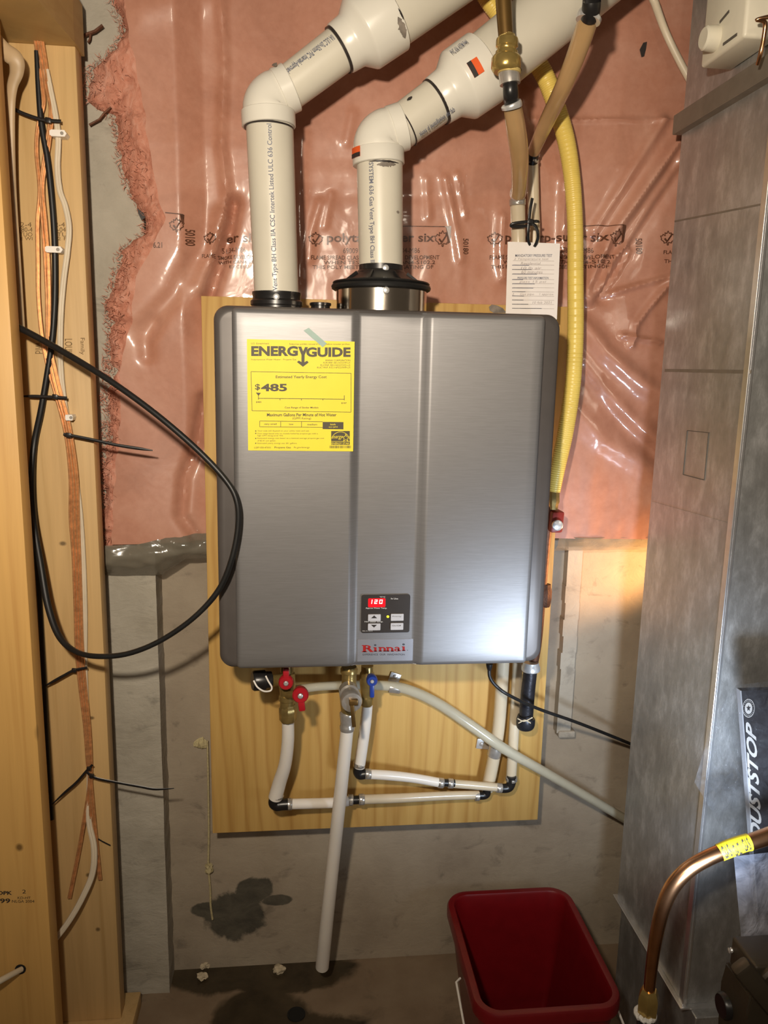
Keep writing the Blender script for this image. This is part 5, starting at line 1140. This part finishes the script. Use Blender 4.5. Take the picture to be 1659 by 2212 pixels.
def ring_px(cx, cy, ro, ri, asp, Y, n=28, wav=0):
    for k in range(n):
        t0 = 2*math.pi*k/n; t1 = 2*math.pi*(k+1)/n
        quad_px(bm, [(cx+ro*math.cos(t0), cy-ro*asp*math.sin(t0)), (cx+ro*math.cos(t1), cy-ro*asp*math.sin(t1)), (cx+ri*math.cos(t1), cy-ri*asp*math.sin(t1)), (cx+ri*math.cos(t0), cy-ri*asp*math.sin(t0))], Y)
ring_px(1617, 1530, 13, 12, 1.55, FB-0.001); dot_px(bm, 1617, 1530, 8, 12.5, FB-0.001, 24)
for k in range(22):
    t0 = 2*math.pi*k/22; ux, uy = math.cos(t0), math.sin(t0)*1.55; quad_px(bm, [(1617+9.2*ux-0.4, 1530+9.2*uy), (1617+11.2*ux-0.4, 1530+11.2*uy), (1617+11.2*ux+0.6, 1530+11.2*uy), (1617+9.2*ux+0.6, 1530+9.2*uy)], FB-0.001)
obj('carton_seal', bm, M['printg'], fc, False, autos='keep', label='round pale seal')
bm = bmesh.new(); star = [(1617+(5.0 if k % 2 == 0 else 2.2)*math.sin(k*math.pi/5), 1530-(7.0 if k % 2 == 0 else 3.2)*math.cos(k*math.pi/5)) for k in range(10)]; quad_px(bm, star, FB-0.0016); obj('carton_seal_star', bm, M['box_dark'], fc, False, autos='keep')
def bagsheet(outl, rows_, Yf, amp, seed):
    bm = bmesh.new(); n = 26; R = []
    for j in range(rows_+1):
        t = j/rows_; (xa, ya), (xb_, yb2) = outl(t); row = []
        for i in range(n+1):
            u = i/n; x = xa+(xb_-xa)*u; y = ya+(yb2-ya)*u
            Y = Yf - amp*(nz(x*0.02, y*0.013, seed) + 0.6*nz(x*0.06, y*0.03, seed+3)+0.3*abs(nz(x*0.12, y*0.05, seed+5)))
            row.append(bm.verts.new(P(x, y, Y)))
        R.append(row)
    for j in range(rows_):
        for i in range(n): bm.faces.new((R[j][i], R[j][i+1], R[j+1][i+1], R[j+1][i]))
    return bm
obj('bag', bagsheet(lambda t: ((lerp_poly([(0, 1590), (0.2, 1540), (0.55, 1500), (1, 1600)], t), 1480+t*380), (1760, 1460+t*400)), 60, FB-0.012, 0.006, 2.0), M['bag'], fc, True, autos='keep', label='crinkled clear plastic bag')
obj('bag', bagsheet(lambda t: ((lerp_poly([(0, 1585), (1, 1606)], t), 1850+t*230), (1760, 1830+t*250)), 40, FB-0.016, 0.008, 7.0), M['bag_milky'], fc, True, autos='keep', label='milky lower end of the bag')

# ================================================================== GAS FEED AND VALVE AT THE LOWER RIGHT
cp = thing('copper_gas_tube', 'bent copper gas tube with yellow tape and brass flare nut at lower right', 'gas pipe', P(1396, 2210, 1.10))
CPY = 1.10
obj('tube', pxtube([(1720, 1780, CPY, 42), (1659, 1806, CPY, 42), (1600, 1826, CPY, 40), (1540, 1848, CPY, 39), (1490, 1876, CPY, 39), (1455, 1912, CPY, 39), (1433, 1958, CPY, 37), (1420, 2010, CPY, 34), (1410, 2070, CPY, 31), (1402, 2142, CPY, 29)], 8, 24), M['copper_pipe'], cp)
tp = obj('gas_tape', pxtube([(1554, 1842, CPY, 41.5), (1575, 1833, CPY, 43), (1600, 1824, CPY, 42.5), (1618, 1819, CPY, 42.5)], 4, 24, cap=False), M['tape_y'], cp, label='yellow gas tape with black print')
bm = bmesh.new()
for k, t in enumerate(('GAS', 'GAZ', 'GAS')): cyl_text(bm, t, P(1556+k*21, 1841-k*8, CPY), P(1572+k*20, 1834-k*7, CPY), rpx(46, CPY), -0.25+0.2*(k % 2), 0.020, 0.02)
obj('tape_print', bm, M['ink'], tp, False, autos='keep')
vlathe('flare_nut', 1398, [(2190, 50), (2184, 53), (2160, 56), (2152, 54), (2142, 44), (2137, 38)], CPY, M['brass_bright'], cp, 6, label='brass flare nut')
bm = bmesh.new(); c = P(1394, 2190, CPY); a_, u_, v_ = frame(Vector((0, 0, 1))); sweep(bm, [(c+(u_*math.cos(k*math.pi/16)+v_*math.sin(k*math.pi/16))*rpx(46+4*nz(k, 0, 0), CPY)+Vector((0, 0, 0.003*nz(k*0.7, 2, 1))), 0.0045) for k in range(33)], 8); obj('thread_sealant', bm, M['sealant'], cp, label='ring of white sealant')
obj('iron_stub', pxtube([(1396, 2186, CPY, 46), (1392, 2260, CPY, 46), (1388, 2330, CPY, 46)], 2, 24), M['iron'], cp)
gvY = 1.02
gv = thing('furnace_gas_valve', 'dark bronze gas control casting at the bottom right corner', 'gas valve', P(1620, 2300, gvY))
GB = gvY+0.07
bm = bmesh.new(); a = P(1574, 2080, GB); b = P(1574, 2021, GB); box(bm, a.x, a.x+0.16, gvY, GB, a.z-0.01, b.z, 0.005, 3)
gb = obj('upper_body', bm, M['bronze'], gv)
bm = bmesh.new(); poly_prism(bm, [(P(x, y, GB).x, P(x, y, GB).z) for x, y in ((1566, 2074), (1780, 2074), (1780, 2330), (1540, 2330), (1552, 2200), (1558, 2120))], gvY-0.008, GB); bmesh.ops.bevel(bm, geom=bm.edges[:], offset=0.004, segments=2, affect='EDGES'); obj('lower_body', bm, M['bronze'], gv)
bm = bmesh.new(); obox(bm, P(1668, 2170, gvY-0.010), (P(1680, 2190, gvY)-P(1590, 2080, gvY)).normalized(), Vector((0, 1, 0)), (P(1680, 2190, gvY)-P(1590, 2080, gvY)).normalized().cross(Vector((0, 1, 0))), 0.10, 0.012, 0.016, 0.008); obj('diagonal_web', bm, M['bronze'], gv)
bm = bmesh.new(); lathe(bm, P(1566, 2172, GB-0.02), Vector((-1, 0, 0)), [(-0.03, 0.021), (0.004, 0.021), (0.008, 0.018), (0.008, 0.0)], 24); obj('port_plug', bm, M['black'], gv)
bm = bmesh.new(); lathe(bm, P(1672, 2120, gvY), Vector((0, -1, 0)), [(-0.01, 0.03), (0.006, 0.03), (0.010, 0.026), (0.010, 0.016), (0.004, 0.014)], 32); obj('dial', bm, M['bronze'], gv)
bm = bmesh.new(); c0 = P(1592, 2052, GB-0.006); lathe(bm, c0, Vector((-1, 0, 0)), [(0, 0.0045)]+[(0.002*k, 0.0045 if k % 2 else 0.0035) for k in range(1, 8)]+[(0.0155, 0.0)], 12); obj('set_screw', bm, M['zinc'], gv, label='small zinc screw')

# ================================================================== RED BIN
RZ = 0.312
bn = thing('red_bin', 'red plastic tote bin standing open on the floor under the heater', 'bin', (0.50, 1.5, 0.0))
cTL, cTR, cBR, cBL = PZ(984, 1917, RZ), PZ(1252, 1917, RZ), PZ(1330, 2190, RZ), PZ(1006, 2190, RZ)
bx0, bx1, by0, by1 = (cTL.x+cBL.x)/2-0.005, (cTR.x+cBR.x)/2+0.002, (cBL.y+cBR.y)/2, (cTL.y+cTR.y)/2
def rr_ring(ins_, r, n=8): return rrect(bx0+ins_, bx1-ins_, by0+ins_, by1-ins_, max(0.01, r-ins_), n)
bm = bmesh.new(); prof = [(0.045, 0.0, 0.06), (0.045, 0.0, 0.06)]
layers = [(0.050, 0.0), (0.012, RZ-0.045), (0.010, RZ-0.030), (0.0, RZ-0.028), (0.0, RZ-0.006), (0.003, RZ-0.001), (0.008, RZ), (0.016, RZ-0.001), (0.019, RZ-0.006), (0.022, RZ-0.05), (0.055, 0.012)]
R = []
for ins_, z in layers:
    ring = []
    for x, y in rr_ring(ins_, 0.055):
        zz = z
        if y < by0+0.06 and abs(x-(bx0+bx1)/2) < 0.085 and z > RZ-0.04:       # pouring dip in the front rim
            t = abs(x-(bx0+bx1)/2)/0.085; zz = z-0.022*(1-t**4)
        ring.append(bm.verts.new((x, y, zz)))
    R.append(ring)
for A, B in zip(R, R[1:]):
    for k in range(len(A)): bm.faces.new((A[k], A[(k+1) % len(A)], B[(k+1) % len(A)], B[k]))
bm.faces.new(R[0]); bm.faces.new(R[-1][::-1])
obj('tub', bm, M['bin'], bn)
bm = bmesh.new(); xm = (bx0+bx1)/2
sweep(bm, [(Vector(p), 0.0025) for p in ((bx0-0.001, by0+0.16, RZ-0.05), (bx0-0.012, by0+0.15, RZ-0.05), (bx0-0.012, by0+0.06, RZ-0.075), (bx0-0.008, by0-0.012, RZ-0.082), (bx0+0.02, by0-0.022, RZ-0.082), (xm-0.08, by0-0.022, RZ-0.082), (xm+0.08, by0-0.022, RZ-0.082), (bx1-0.02, by0-0.022, RZ-0.082), (bx1+0.008, by0-0.012, RZ-0.08), (bx1+0.008, by0+0.10, RZ-0.06))], 8); obj('wire_handle', bm, M['clip'], bn, label='thin wire handle')
bm = bmesh.new(); sweep(bm, [(Vector((xm-0.065, by0-0.024, RZ-0.080)), 0.010), (Vector((xm+0.065, by0-0.024, RZ-0.080)), 0.010)], 14); obj('handle_grip', bm, M['clip'], bn, label='white handle grip')

# ================================================================== SMALL THINGS
st_ = thing('mason_string', 'yellowish string hanging down the wall left of the plywood', 'string', P(456, 1985, WY-0.01))
obj('cord', pxtube([(448, 1600, WY-0.015, 4), (450, 1700, WY-0.012, 5), (451, 1800, WY-0.010, 5), (450, 1870, WY-0.010, 5), (454, 1920, WY-0.010, 5), (455, 1955, WY-0.010, 5), (459, 1986, WY-0.010, 5)], 8, 8), M['string'], st_)
def blob(c, r, seed, sq=(1, 1, 1)):
    bm = bmesh.new(); bmesh.ops.create_icosphere(bm, subdivisions=3, radius=1)
    for v in bm.verts:
        d = v.co.normalized(); k = 1+0.55*nz(d.x*1.6+seed, d.y*1.6, d.z*1.6)+0.25*nz(d.x*4+seed, d.y*4, d.z*4)
        v.co = Vector((d.x*k*r*sq[0], d.y*k*r*sq[1], d.z*k*r*sq[2])) + c
    return bm
obj('knot', blob(P(451, 1876, WY-0.012), 0.011, 3), M['string'], st_)
obj('mortar_lump', blob(P(434, 1606, WY-0.006), 0.014, 11, (1.1, 0.6, 1)), M['string'], None, label='small mortar lump stuck to the wall beside the plywood', cat='mortar lump')
for i, (x, y, r, lb2) in enumerate(((442, 2085, 0.011, 'pale foam crumb on the wet floor, upper of the left pair'), (436, 2110, 0.011, 'pale foam crumb on the wet floor, lower of the left pair'), (601, 2095, 0.012, 'pale foam crumb near the foot of the discharge pipe'))):
    c = PZ(x, y, r*0.6); obj('foam_crumb', blob(c+Vector((0, 0, 0.002)), r, 20+i*5, (1.2, 1, 0.8)), M['crumb'], None, label=lb2, cat='crumb', group='foam crumbs on the floor')
